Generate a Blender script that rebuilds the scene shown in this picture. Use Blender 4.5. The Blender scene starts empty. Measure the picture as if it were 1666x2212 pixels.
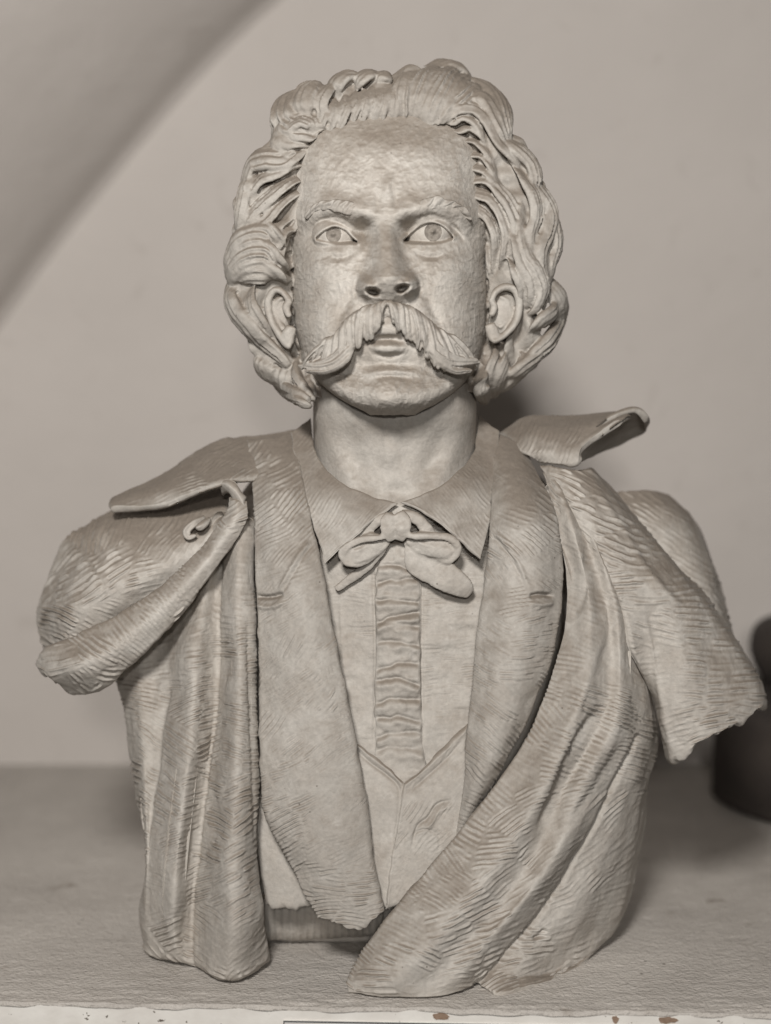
import bpy, math
import numpy as np

# ------------------------------------------------------------------ camera, world, lamps
sc = bpy.context.scene
FPX, CU, CV = 3212.0, 833.0, 1106.0          # focal length and image centre in layout units (1666 x 2212)
CAM = np.array([0.0, -1.3, 0.495])
PITCH = math.atan(256.0 / FPX)
SP, CP = math.sin(PITCH), math.cos(PITCH)
cam_d = bpy.data.cameras.new("camera")
cam = bpy.data.objects.new("camera", cam_d)
sc.collection.objects.link(cam)
cam.location = CAM
cam.rotation_euler = (math.pi / 2 - PITCH, 0, 0)
cam_d.sensor_fit = 'VERTICAL'
cam_d.sensor_height = 36.0
cam_d.sensor_width = 27.0
cam_d.lens = 36.0 * FPX / 2212.0
cam_d.clip_start = 0.05
cam_d.clip_end = 50.0
cam_d.dof.use_dof = True
cam_d.dof.focus_distance = 1.25
cam_d.dof.aperture_fstop = 2.0
sc.camera = cam

world = bpy.data.worlds.new("World")
sc.world = world
world.use_nodes = True
bg = world.node_tree.nodes["Background"]
bg.inputs[0].default_value = (1.0, 0.95, 0.89, 1)
bg.inputs[1].default_value = 0.035


def area(name, loc, target, size, power, col):
    l = bpy.data.lights.new(name, 'AREA')
    l.shape = 'DISK'
    l.size = size
    l.energy = power
    l.color = col
    o = bpy.data.objects.new(name, l)
    sc.collection.objects.link(o)
    from mathutils import Vector
    o.location = loc
    o.rotation_euler = (Vector(target) - Vector(loc)).to_track_quat('-Z', 'Y').to_euler()
    return o


area("key_lamp", (-0.25, -1.9, 1.50), (0, 0, 0.5), 0.34, 55, (1.0, 0.962, 0.918))
area("low_lamp", (0.03, -2.3, 0.88), (0, 0, 0.5), 0.16, 14, (1.0, 0.962, 0.918))

vs = sc.view_settings
vs.view_transform = 'Standard'
vs.look = 'None'
vs.exposure = -0.14
vs.gamma = 1.0
sc.cycles.use_denoising = True
sc.cycles.max_bounces = 6

# ------------------------------------------------------------------ helpers
def W(u, v, Y):
    """layout position + world depth Y -> world point"""
    u = np.asarray(u, float); v = np.asarray(v, float); Y = np.asarray(Y, float)
    a = (u - CU) / FPX; b = (CV - v) / FPX
    dy = CP + b * SP; dz = -SP + b * CP
    t = (Y - CAM[1]) / dy
    return np.stack([a * t + CAM[0] + 0 * Y, Y + 0 * t, CAM[2] + dz * t], -1)


def contact_Y(v, z=0.0):
    b = (CV - v) / FPX
    dz = -SP + b * CP; dy = CP + b * SP
    t = (z - CAM[2]) / dz
    return CAM[1] + t * dy


def project(P):
    d = P - CAM
    y = d[..., 1] * CP - d[..., 2] * SP
    z = d[..., 1] * SP + d[..., 2] * CP
    return CU + FPX * d[..., 0] / y, CV - FPX * z / y


def cr(P, N, axis=0):
    """Catmull-Rom resample along an axis to N samples"""
    P = np.moveaxis(np.asarray(P, float), axis, 0)
    M = len(P)
    if M == 2:
        t = np.linspace(0, 1, N).reshape((-1,) + (1,) * (P.ndim - 1))
        return np.moveaxis(P[0] * (1 - t) + P[1] * t, 0, axis)
    Q = np.concatenate([2 * P[:1] - P[1:2], P, 2 * P[-1:] - P[-2:-1]])
    t = np.linspace(0, M - 1, N)
    i = np.minimum(t.astype(int), M - 2)
    f = (t - i).reshape((-1,) + (1,) * (P.ndim - 1))
    p0, p1, p2, p3 = Q[i], Q[i + 1], Q[i + 2], Q[i + 3]
    R = 0.5 * (2 * p1 + (p2 - p0) * f + (2 * p0 - 5 * p1 + 4 * p2 - p3) * f * f + (3 * p1 - p0 - 3 * p2 + p3) * f ** 3)
    return np.moveaxis(R, 0, axis)


def _hash(ix, iy, iz, seed):
    h = (ix * 374761393 + iy * 668265263 + iz * 2147483647 + seed * 1274126177) & 0xFFFFFFFF
    h = ((h ^ (h >> 13)) * 1274126177) & 0xFFFFFFFF
    h = ((h ^ (h >> 16)) * 2246822519) & 0xFFFFFFFF
    return (h ^ (h >> 15)).astype(np.float64) / 4294967296.0


def noise3(p, seed=0):
    """smooth value noise in -1..1"""
    p = np.asarray(p, float)
    i = np.floor(p).astype(np.int64); f = p - i
    f = f * f * f * (f * (f * 6 - 15) + 10)
    r = 0
    for dx in (0, 1):
        for dy in (0, 1):
            for dz in (0, 1):
                w = (f[..., 0] if dx else 1 - f[..., 0]) * (f[..., 1] if dy else 1 - f[..., 1]) * (f[..., 2] if dz else 1 - f[..., 2])
                r = r + w * _hash(i[..., 0] + dx, i[..., 1] + dy, i[..., 2] + dz, seed)
    return r * 2 - 1


def noise2(u, v, scale, seed=0):
    return noise3(np.stack([np.asarray(u) / scale, np.asarray(v) / scale, np.full(np.shape(u), 0.37)], -1), seed)


def dist_poly(u, v, pts):
    """distance to a polyline and parameter along it (0..1)"""
    pts = np.asarray(pts, float)
    best = np.full(np.shape(u), 1e9); tp = np.zeros(np.shape(u))
    n = len(pts) - 1
    for k in range(n):
        a, b = pts[k], pts[k + 1]
        d = b - a
        L = max((d ** 2).sum(), 1e-9)
        t = np.clip(((u - a[0]) * d[0] + (v - a[1]) * d[1]) / L, 0, 1)
        q = np.hypot(u - a[0] - t * d[0], v - a[1] - t * d[1])
        m = q < best
        best = np.where(m, q, best); tp = np.where(m, (k + t) / n, tp)
    return best, tp


def sm(a, b, x):
    t = np.clip((x - a) / (b - a), 0, 1)
    return t * t * (3 - 2 * t)


def curve_pts(pts, n=40):
    return cr(np.asarray(pts, float), n)


def line_dent(u, v, pts, w, depth, ends=True):
    """groove (negative depth) or ridge along a line, in metres"""
    d, t = dist_poly(u, v, curve_pts(pts, max(12, 6 * len(pts))))
    e = np.exp(-(d / w) ** 2) * depth
    if ends:
        e = e * sm(0, 0.2, t) * sm(1.0, 0.8, t)
    return e


def comb(u, v, ang, spacing=11.0, amp=0.0005, seed=1, cell=(95, 60), jit=14, herr=0.0, cover=0.9):
    """short parallel comb-tool strokes: ang in degrees (callable or number)"""
    u0, v0 = u, v
    wu = u + 2 * noise2(u0, v0, 40, seed + 50) + 1.0 * noise2(u0, v0, 12, seed + 52)
    wv = v + 2 * noise2(u0, v0, 40, seed + 51) + 1.0 * noise2(u0, v0, 12, seed + 53)
    ci = np.floor(wu / cell[0]).astype(np.int64); cj = np.floor(wv / cell[1]).astype(np.int64)
    d1 = np.full(u.shape, 1e9); d2 = np.full(u.shape, 1e9)
    bi = np.zeros(u.shape, np.int64); bj = np.zeros(u.shape, np.int64)
    bx_ = np.zeros(u.shape); by_ = np.zeros(u.shape)
    for di in (-1, 0, 1):
        for dj in (-1, 0, 1):
            x = ci + di; y = cj + dj
            cx = (x + _hash(x, y, x * 0, seed)) * cell[0] + 0.5 * cell[0] * (y % 2)
            cy = (y + _hash(x, y, x * 0 + 1, seed)) * cell[1]
            d = np.hypot((wu - cx) / cell[0] * 60, (wv - cy) / cell[1] * 60)
            near = d < d1
            d2 = np.where(near, d1, np.minimum(d2, d))
            d1 = np.where(near, d, d1)
            bi = np.where(near, x, bi); bj = np.where(near, y, bj)
            bx_ = np.where(near, cx, bx_); by_ = np.where(near, cy, by_)
    a = ang(bx_, by_) if callable(ang) else np.full(u.shape, float(ang))
    r1 = _hash(bi, bj, bi * 0 + 2, seed); r2 = _hash(bi, bj, bi * 0 + 3, seed); r3 = _hash(bi, bj, bi * 0 + 4, seed)
    a = a + (r1 - 0.5) * 2 * jit + np.where(_hash(bi, bj, bi * 0 + 6, seed) < 0.5, herr, -herr)
    ar = np.radians(a)
    lu = wu - bx_; lv = wv - by_
    al = (np.cos(ar) * lu - np.sin(ar) * lv)
    q = (np.sin(ar) * lu + np.cos(ar) * lv) + (r2 - 0.5) * 0.005 * al ** 2        # across the strokes
    sp = spacing * (0.75 + 0.35 * r2)
    ph = 2 * np.pi * (q / sp + r3) + 0.6 * noise2(al * 0.5 + bx_, q + by_, 16, seed + 9)
    s = np.cos(ph)
    s = np.where(s > 0, s ** 0.8, -np.abs(s) ** 0.7) if False else 1.7 * (0.5 + 0.5 * s) ** 2.2 - 0.55
    fade = sm(0, 9, d2 - d1)
    brk = sm(-0.35, 0.25, noise2(al * 0.5 + bx_, q * 1.3 + by_, 12, seed + 20))
    on = np.where(_hash(bi, bj, bi * 0 + 5, seed) < cover, 1.0, 0.25)
    return amp * s * fade * (0.15 + 0.95 * brk) * on * (0.6 + 0.6 * r1) * (0.2 + 0.95 * sm(-0.5, 0.2, noise2(u0, v0, 120, seed + 30)))


def clay(P, seed=0, a=1.0):
    """lumps and thumb marks of modelled clay, in metres"""
    return a * (0.0017 * noise3(P / 0.034, seed) + 0.0005 * noise3(P / 0.012, seed + 1) + 0.00022 * noise3(P / 0.0055, seed + 2))


def mesh_np(name, verts, quads, mat, parent=None, smooth=True, tris=None):
    me = bpy.data.meshes.new(name)
    verts = np.asarray(verts, np.float32).reshape(-1, 3)
    quads = np.asarray(quads, np.int32).reshape(-1, 4)
    nq = len(quads)
    tris = np.zeros((0, 3), np.int32) if tris is None else np.asarray(tris, np.int32).reshape(-1, 3)
    nt = len(tris)
    me.vertices.add(len(verts)); me.vertices.foreach_set("co", verts.ravel())
    me.loops.add(nq * 4 + nt * 3)
    me.loops.foreach_set("vertex_index", np.concatenate([quads.ravel(), tris.ravel()]).astype(np.int32))
    me.polygons.add(nq + nt)
    st = np.concatenate([np.arange(nq) * 4, nq * 4 + np.arange(nt) * 3]).astype(np.int32)
    me.polygons.foreach_set("loop_start", st)
    me.update(calc_edges=True)
    me.validate()
    me.polygons.foreach_set("use_smooth", np.full(len(me.polygons), smooth))
    me.materials.append(mat)
    o = bpy.data.objects.new(name, me)
    sc.collection.objects.link(o)
    if parent is not None:
        o.parent = parent
    return o


def grid_quads(ny, nx, off=0, wrap=False, flip=False):
    i = np.arange(ny - 1)[:, None]
    j = np.arange(nx if wrap else nx - 1)[None, :]
    j2 = (j + 1) % nx
    q = np.stack([i * nx + j, i * nx + j2, (i + 1) * nx + j2, (i + 1) * nx + j], -1).reshape(-1, 4) + off
    return q[:, ::-1] if flip else q


def normals(P):
    du = np.gradient(P, axis=1); dv = np.gradient(P, axis=0)
    n = np.cross(du, dv)
    return n / np.maximum(np.linalg.norm(n, axis=-1, keepdims=True), 1e-12)


def smooth_grid(D, k=1):
    for _ in range(k):
        E = np.pad(D, 1, mode='edge')
        D = (E[:-2, 1:-1] + E[2:, 1:-1] + E[1:-1, :-2] + E[1:-1, 2:] + 4 * D) / 8
    return D


def patch(name, rows, parent, th=0.006, step=0.0010, detail=None, ragged=None, lump=1.0, seed=3, mat=None, rim=None, cap=260000):
    """a thick slab of clay lofted through rows of (u, v, Y); Y None = resting on the shelf"""
    R = [[(u, v, contact_Y(v) if Y is None else min(Y, contact_Y(v) - 0.0005)) for (u, v, Y) in r] for r in rows]
    C = np.array(R, float)
    Pc = W(C[..., 0], C[..., 1], C[..., 2])
    Lx = np.linalg.norm(np.diff(Pc, axis=1), axis=-1).sum(1).max()
    Ly = np.linalg.norm(np.diff(Pc, axis=0), axis=-1).sum(0).max()
    nx = max(8, int(Lx / step)); ny = max(8, int(Ly / step))
    G = cr(cr(C, ny, 0), nx, 1)
    P = W(G[..., 0], G[..., 1], G[..., 2])
    n = normals(P)
    sgn = np.sign(np.mean(np.sum(n * (CAM - P), -1)))
    n = n * sgn
    U, V = G[..., 0], G[..., 1]
    # distance from the rim in metres
    i = np.arange(ny)[:, None]; j = np.arange(nx)[None, :]
    dr = np.minimum(np.minimum(i, ny - 1 - i) * Ly / ny, np.minimum(j, nx - 1 - j) * Lx / nx)
    if ragged:
        e = {'bottom': (ny - 1 - i), 'top': i}[ragged[0]] * Ly / ny + 0 * j
        k = sm(ragged[2], 0, e) * ragged[1]
        P = P + np.stack([0 * k, 0 * k, k * (noise2(U, V * 0, 26, seed + 70) + 0.7 * noise2(U, V * 0, 9, seed + 71))], -1)
    k = sm(0.006, 0, dr) * 0.0012
    P = P + np.stack([k * noise2(U, V, 22, seed + 72), 0 * k, k * noise2(U, V, 22, seed + 73)], -1)
    D = clay(P, seed, lump)
    if detail is not None:
        D = D + detail(U, V) * sm(0.0, 0.004, dr)
    r = rim or th * 0.9
    x = np.clip(1 - dr / r, 0, 1)
    drop = (th / 2) * (1 - np.sqrt(np.maximum(1 - x * x, 0)))
    F = P + n * (D - drop)[..., None]
    B = P + n * (drop - th)[..., None]
    if sgn < 0:
        pass
    nv = ny * nx
    q1 = grid_quads(ny, nx, 0, flip=sgn < 0)
    # coarse back
    q2 = grid_quads(ny, nx, nv, flip=sgn > 0)
    idx = np.arange(nv).reshape(ny, nx)
    loop = np.concatenate([idx[0, :], idx[1:, -1], idx[-1, -2::-1], idx[-2:0:-1, 0]])
    l2 = np.roll(loop, -1)
    q3 = np.stack([loop, loop + nv, l2 + nv, l2], -1)
    if sgn < 0:
        q3 = q3[:, ::-1]
    return mesh_np(name, np.concatenate([F.reshape(-1, 3), B.reshape(-1, 3)]), np.concatenate([q1, q2, q3]), mat or CLAY, parent)


def tuft(name, path, parent, w, h=None, grooves=4, seed=0, nrm=None, taper=(0.55, 0.25), gdepth=0.16, mat=None, step=0.0012, na=26, twist=0.0, root=1.0, cross=None, ragg=0.0, curl=0.0):
    """a swept lock: path = world points, w = half width in metres, domed across with strand grooves"""
    path = np.asarray(path, float)
    L = np.linalg.norm(np.diff(path, axis=0), axis=-1).sum()
    n = max(14, int(L / step))
    C = cr(path, n)
    T = np.gradient(C, axis=0); T /= np.maximum(np.linalg.norm(T, axis=-1, keepdims=True), 1e-9)
    if nrm is None:
        N = CAM - C
    else:
        N = nrm(C)
    N = N - (N * T).sum(-1, keepdims=True) * T
    N /= np.linalg.norm(N, axis=-1, keepdims=True)
    A = np.cross(T, N)
    s = np.linspace(0, 1, n)
    ws = w * (taper[0] + (1 - taper[0]) * sm(0, 0.30, s)) * (taper[1] + (1 - taper[1]) * np.sqrt(np.clip((1 - s) / 0.38, 0, 1)))
    h = w * 0.62 if h is None else h
    hs = h * (ws / w) ** 0.7 * (root + (1 - root) * sm(0, 0.35, s))
    if ragg:
        ws = ws * (1 + ragg * noise2(s * L * 1e4, 0 * s, 55, seed))
    x = np.linspace(-1, 1, na)
    xx = x[None, :]
    rng = np.random.RandomState(seed)
    dome = np.sqrt(np.clip(1 - xx ** 2, 0, 1)) ** 0.9
    ph = rng.rand() * 6.28
    wob = 0.35 * np.sin(s * 6.0 + rng.rand() * 6) + 0.2 * np.sin(s * 13 + rng.rand() * 6)
    fr = grooves * np.pi
    gr = np.cos(fr * (xx + 0.13 * wob[:, None]) + ph) + 0.5 * np.cos(fr * 1.73 * (xx + 0.1 * wob[:, None]) + rng.rand() * 6.28)
    gr = gr * (0.6 + 0.4 * np.sin(s * 5 + rng.rand() * 6))[:, None]
    top = hs[:, None] * (dome + gdepth * gr * np.sqrt(dome + 1e-6) + 0.22 * curl * xx)
    if cross:
        nf = noise2(np.repeat(s[:, None], na, 1) * L * 1e3, np.repeat(xx, n, 0) * 3, 4.0, seed + 2)
        top = top + hs[:, None] * cross[2] * np.cos(2 * np.pi * (s[:, None] * cross[0] + cross[1] * xx) + 2.2 * nf) * np.sqrt(dome)
    m = 9
    xb = np.linspace(1, -1, m + 2)[1:-1]
    bot = -hs[:, None] * 0.55 * np.sqrt(1 - xb[None, :] ** 2)
    X = np.concatenate([np.repeat(xx, n, 0), np.repeat(xb[None, :], n, 0)], 1)
    H = np.concatenate([top, bot], 1)
    P = C[:, None, :] + A[:, None, :] * (X * ws[:, None])[..., None] + N[:, None, :] * H[..., None]
    P = P + (clay(P, seed + 5, 0.5))[..., None] * N[:, None, :]
    nc = X.shape[1]
    q = grid_quads(n, nc, 0, wrap=True)
    V = P.reshape(-1, 3)
    c0 = len(V)
    V = np.concatenate([V, P[0].mean(0, keepdims=True) - T[:1] * hs[0] * 0.3, P[-1].mean(0, keepdims=True) + T[-1:] * hs[-1] * 0.4])
    k = np.arange(nc)
    t1 = np.stack([np.full(nc, c0), (k + 1) % nc, k], -1)
    b = (n - 1) * nc
    t2 = np.stack([np.full(nc, c0 + 1), b + k, b + (k + 1) % nc], -1)
    return mesh_np(name, V, q, mat or CLAY, parent, tris=np.concatenate([t1, t2]))


def fuse(objs, name, parent, voxel, smooth, seed=0, fine=1.0, mat=None):
    """weld overlapping closed pieces into one continuous clay mass"""
    Vs, F, off = [], [], 0
    for o in objs:
        me = o.data
        co = np.empty(len(me.vertices) * 3, np.float32); me.vertices.foreach_get("co", co)
        Vs.append(co.reshape(-1, 3))
        F += [tuple(i + off for i in p.vertices) for p in me.polygons]
        off += len(me.vertices)
        bpy.data.objects.remove(o)
        bpy.data.meshes.remove(me)
    me = bpy.data.meshes.new("tmp")
    me.from_pydata(np.concatenate(Vs).tolist(), [], F)
    t = bpy.data.objects.new("tmp", me); sc.collection.objects.link(t)
    m = t.modifiers.new("r", 'REMESH'); m.mode = 'VOXEL'; m.voxel_size = voxel; m.adaptivity = 0.0
    m = t.modifiers.new("s", 'SMOOTH'); m.factor = 0.5; m.iterations = smooth
    dg = bpy.context.evaluated_depsgraph_get()
    ev = t.evaluated_get(dg)
    m2 = ev.to_mesh()
    n = len(m2.vertices)
    co = np.empty(n * 3, np.float32); m2.vertices.foreach_get("co", co); co = co.reshape(-1, 3).astype(float)
    no = np.empty(n * 3, np.float32); m2.vertices.foreach_get("normal", no); no = no.reshape(-1, 3)
    nl = len(m2.loops)
    li = np.empty(nl, np.int32); m2.loops.foreach_get("vertex_index", li)
    q = li.reshape(-1, 4)
    co = co + no * (fine * (0.0006 * noise3(co / 0.014, seed) + 0.00035 * noise3(co / 0.006, seed + 1) + 0.00018 * noise3(co / 0.003, seed + 2)))[:, None]
    ev.to_mesh_clear()
    bpy.data.objects.remove(t); bpy.data.meshes.remove(me)
    return mesh_np(name, co, q, mat or CLAY, parent)


def px(pts):
    """[(u, v, Y), ...] -> world points"""
    a = np.array(pts, float)
    return W(a[:, 0], a[:, 1], a[:, 2])


def empty(name, loc=(0, 0, 0)):
    o = bpy.data.objects.new(name, None)
    sc.collection.objects.link(o)
    o.location = loc
    return o


def tag(o, label=None, cat=None, kind=None, group=None):
    if label: o['label'] = label
    if cat: o['category'] = cat
    if kind: o['kind'] = kind
    if group: o['group'] = group
    return o


# ------------------------------------------------------------------ materials
def new_mat(name):
    m = bpy.data.materials.new(name)
    m.use_nodes = True
    nt = m.node_tree
    for n in list(nt.nodes):
        nt.nodes.remove(n)
    out = nt.nodes.new('ShaderNodeOutputMaterial')
    b = nt.nodes.new('ShaderNodeBsdfPrincipled')
    nt.links.new(b.outputs[0], out.inputs[0])
    return m, nt, b


def nz(nt, vec, scale, detail=4, rough=0.55, dist=0.0):
    n = nt.nodes.new('ShaderNodeTexNoise')
    n.inputs['Scale'].default_value = scale
    n.inputs['Detail'].default_value = detail
    n.inputs['Roughness'].default_value = rough
    n.inputs['Distortion'].default_value = dist
    nt.links.new(vec, n.inputs['Vector'])
    return n.outputs['Fac']


def ramp(nt, fac, stops):
    r = nt.nodes.new('ShaderNodeValToRGB')
    el = r.color_ramp.elements
    while len(el) < len(stops):
        el.new(0.5)
    for e, (p, c) in zip(el, stops):
        e.position = p
        e.color = c if len(c) == 4 else (*c, 1)
    nt.links.new(fac, r.inputs[0])
    return r.outputs[0]


def mix(nt, fac, a, b, mode='MIX'):
    m = nt.nodes.new('ShaderNodeMix')
    m.data_type = 'RGBA'
    m.blend_type = mode
    for s, val in ((m.inputs[0], fac), (m.inputs[6], a), (m.inputs[7], b)):
        if hasattr(val, 'is_linked'):
            nt.links.new(val, s)
        else:
            s.default_value = val if not isinstance(val, tuple) else (*val, 1)
    return m.outputs[2]


def mth(nt, op, a, b=None):
    m = nt.nodes.new('ShaderNodeMath')
    m.operation = op
    for s, val in ((m.inputs[0], a), (m.inputs[1], b)):
        if val is None: continue
        if hasattr(val, 'is_linked'):
            nt.links.new(val, s)
        else:
            s.default_value = val
    return m.outputs[0]


def bump(nt, b, h, strength, dist):
    n = nt.nodes.new('ShaderNodeBump')
    n.inputs['Strength'].default_value = strength
    n.inputs['Distance'].default_value = dist
    nt.links.new(h, n.inputs['Height'])
    nt.links.new(n.outputs[0], b.inputs['Normal'])


def clay_material(name, k=1.0, ds=0.0):
    m, nt, b = new_mat(name)
    geo = nt.nodes.new('ShaderNodeNewGeometry')
    pos = geo.outputs['Position']
    big = nz(nt, pos, 9, 5, 0.6)
    mid = nz(nt, pos, 38, 5, 0.62, 0.4)
    fine = nz(nt, pos, 260, 4, 0.65)
    base = ramp(nt, big, [(0.30, (0.37, 0.343, 0.308)), (0.52, (0.45, 0.422, 0.382)), (0.74, (0.52, 0.49, 0.448))])
    base = mix(nt, ramp(nt, mid, [(0.40, (0, 0, 0)), (0.70, (0.8, 0.8, 0.8))]), base, (0.385, 0.348, 0.306))
    base = mix(nt, ramp(nt, nz(nt, pos, 70, 3, 0.6), [(0.62, (0, 0, 0)), (0.80, (0.7, 0.7, 0.7))]), base, (0.56, 0.53, 0.488))
    # settled brown dust on faces that look up
    sep = nt.nodes.new('ShaderNodeSeparateXYZ')
    nt.links.new(geo.outputs['Normal'], sep.inputs[0])
    d = mth(nt, 'ADD', sep.outputs[2], mth(nt, 'MULTIPLY', mth(nt, 'SUBTRACT', mid, 0.5), 0.7))
    dust = ramp(nt, mth(nt, 'ADD', d, ds), [(0.10, (0, 0, 0)), (0.40, (0.5, 0.5, 0.5)), (0.75, (0.92, 0.92, 0.92))])
    base = mix(nt, dust, base, (0.185, 0.155, 0.126))
    # dark pinholes and flecks
    vo = nt.nodes.new('ShaderNodeTexVoronoi')
    vo.inputs['Scale'].default_value = 95
    nt.links.new(pos, vo.inputs['Vector'])
    fleck = mth(nt, 'MULTIPLY', ramp(nt, vo.outputs['Distance'], [(0.05, (1, 1, 1)), (0.10, (0, 0, 0))]), ramp(nt, nz(nt, pos, 22, 2), [(0.56, (0, 0, 0)), (0.64, (1, 1, 1))]))
    base = mix(nt, mth(nt, 'MULTIPLY', fleck, 0.75), base, (0.10, 0.085, 0.07))
    base = mix(nt, 0.4, base, ramp(nt, fine, [(0.3, (0.36, 0.36, 0.36)), (0.7, (0.62, 0.62, 0.62))]), 'OVERLAY')
    base = mix(nt, 1.0, base, (k * 1.04, k * 1.045, k * 1.055), 'MULTIPLY')
    nt.links.new(base, b.inputs['Base Color'])
    b.inputs['Roughness'].default_value = 0.72
    b.inputs['Specular IOR Level'].default_value = 0.28
    h = mth(nt, 'ADD', mth(nt, 'MULTIPLY', fine, 0.5), mth(nt, 'MULTIPLY', nz(nt, pos, 120, 3, 0.6, 0.8), 0.9))
    bump(nt, b, h, 0.55, 0.0011)
    return m


CLAY = clay_material("fired_clay")
CLAY_PALE = clay_material("fired_clay_pale", 1.10)
CLAY_HAIR = clay_material("fired_clay_hair", 0.95, 0.16)
CLAY_COAT = clay_material("fired_clay_coat", 0.90)


def wall_material():
    m, nt, b = new_mat("wall_paint")
    geo = nt.nodes.new('ShaderNodeNewGeometry')
    p = geo.outputs['Position']
    c = ramp(nt, nz(nt, p, 2.2, 4), [(0.35, (0.475, 0.440, 0.410)), (0.65, (0.515, 0.478, 0.447))])
    c = mix(nt, ramp(nt, nz(nt, p, 14, 6, 0.7, 1.2), [(0.60, (0, 0, 0)), (0.72, (0.5, 0.5, 0.5))]), c, (0.36, 0.325, 0.295))
    nt.links.new(c, b.inputs['Base Color'])
    b.inputs['Roughness'].default_value = 0.85
    bump(nt, b, nz(nt, p, 18, 5), 0.4, 0.006)
    return m


def shelf_material():
    m, nt, b = new_mat("shelf_paint")
    geo = nt.nodes.new('ShaderNodeNewGeometry')
    p = geo.outputs['Position']
    mp = nt.nodes.new('ShaderNodeMapping')
    mp.inputs['Scale'].default_value = (0.7, 1.0, 1.0)
    nt.links.new(p, mp.inputs['Vector'])
    st = nz(nt, mp.outputs[0], 120, 5, 0.65, 0.3)
    c = ramp(nt, nz(nt, p, 7, 5, 0.6), [(0.3, (0.37, 0.342, 0.312)), (0.7, (0.50, 0.468, 0.430))])
    c = mix(nt, ramp(nt, st, [(0.50, (0, 0, 0)), (0.78, (0.8, 0.8, 0.8))]), c, (0.53, 0.50, 0.465))
    c = mix(nt, ramp(nt, nz(nt, p, 26, 3), [(0.66, (0, 0, 0)), (0.76, (0.7, 0.7, 0.7))]), c, (0.215, 0.182, 0.15))
    vo = nt.nodes.new('ShaderNodeTexVoronoi'); vo.inputs['Scale'].default_value = 60
    nt.links.new(p, vo.inputs['Vector'])
    sp = mth(nt, 'MULTIPLY', ramp(nt, vo.outputs['Distance'], [(0.06, (1, 1, 1)), (0.12, (0, 0, 0))]), ramp(nt, nz(nt, p, 12, 2), [(0.54, (0, 0, 0)), (0.60, (1, 1, 1))]))
    c = mix(nt, mth(nt, 'MULTIPLY', sp, 0.8), c, (0.10, 0.085, 0.07))
    nt.links.new(c, b.inputs['Base Color'])
    b.inputs['Roughness'].default_value = 0.62
    bump(nt, b, mth(nt, 'ADD', st, nz(nt, p, 300, 3)), 1.0, 0.0022)
    return m


def white_material():
    m, nt, b = new_mat("white_edge_paint")
    geo = nt.nodes.new('ShaderNodeNewGeometry')
    p = geo.outputs['Position']
    c = ramp(nt, nz(nt, p, 30, 5), [(0.3, (0.62, 0.59, 0.55)), (0.7, (0.74, 0.72, 0.68))])
    c = mix(nt, ramp(nt, nz(nt, p, 110, 3, 0.7), [(0.66, (0, 0, 0)), (0.70, (1, 1, 1))]), c, (0.13, 0.11, 0.09))
    nt.links.new(c, b.inputs['Base Color'])
    b.inputs['Roughness'].default_value = 0.5
    bump(nt, b, nz(nt, p, 150, 3), 0.3, 0.001)
    return m


def plain_material(name, c1, c2, scale, rough=0.7, bs=0.3):
    m, nt, b = new_mat(name)
    geo = nt.nodes.new('ShaderNodeNewGeometry')
    p = geo.outputs['Position']
    nt.links.new(ramp(nt, nz(nt, p, scale, 4), [(0.3, c1), (0.7, c2)]), b.inputs['Base Color'])
    b.inputs['Roughness'].default_value = rough
    bump(nt, b, nz(nt, p, scale * 4, 3), bs, 0.002)
    return m


WALL = wall_material()
SHELF = shelf_material()
WHITE = white_material()
BROWN = plain_material("dark_bronze", (0.026, 0.020, 0.017), (0.042, 0.033, 0.027), 18, 0.9)
CHIP = plain_material("bare_wood_chip", (0.19, 0.125, 0.085), (0.29, 0.205, 0.15), 160, 0.8)
PAPER = plain_material("label_paper", (0.52, 0.51, 0.50), (0.60, 0.59, 0.57), 40, 0.6, 0.05)
IRIS = plain_material("dirt_filled_iris", (0.165, 0.145, 0.125), (0.30, 0.27, 0.235), 260, 0.8, 0.2)
INK = plain_material("label_border", (0.05, 0.05, 0.055), (0.09, 0.09, 0.09), 60, 0.6, 0.05)

# ------------------------------------------------------------------ setting
def quad_box(name, corners_bottom, corners_top, mat, parent=None):
    v = list(corners_bottom) + list(corners_top)
    f = [(3, 2, 1, 0), (4, 5, 6, 7), (0, 1, 5, 4), (1, 2, 6, 5), (2, 3, 7, 6), (3, 0, 4, 7)]
    return mesh_np(name, v, f, mat, parent, smooth=False)


WY = contact_Y(1650)
SL, SR = contact_Y(2160), contact_Y(2187)
xl, xr = W(0, 2160, SL)[0], W(1666, 2187, SR)[0]
slope = (SR - SL) / (xr - xl)
fy = lambda x: SL + slope * (x - xl)

# shelf top with a worn, wavy front lip
nx, ny = 900, 120
xs = np.linspace(-1.3, 1.3, nx)
ts = np.linspace(0, 1, ny) ** 2.2
X = np.repeat(xs[None, :], ny, 0)
F0 = fy(X)
Yg = F0 + (WY + 0.02 - F0) * ts[:, None]
near = np.exp(-(Yg - F0) / 0.03)
Z = near * (0.0009 * noise3(np.stack([X / 0.035, Yg / 0.006, 0 * X], -1), 3) + 0.0006 * noise3(np.stack([X / 0.012, Yg / 0.004, 0 * X], -1), 4)) \
    + 0.0004 * noise3(np.stack([X / 0.05, Yg / 0.012, 0 * X], -1), 5) - 0.0012
Yg[0] += 0.0018 * noise3(np.stack([xs / 0.02, 0 * xs, 0 * xs], -1), 6)
Z[0] -= 0.004
shelf = mesh_np("shelf", np.stack([X, Yg, Z], -1).reshape(-1, 3), grid_quads(ny, nx), SHELF)
tag(shelf, kind="structure", label="worn grey beige shelf top the bust stands on")
y0, y1 = fy(-1.3) + 0.001, fy(1.3) + 0.001
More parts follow.
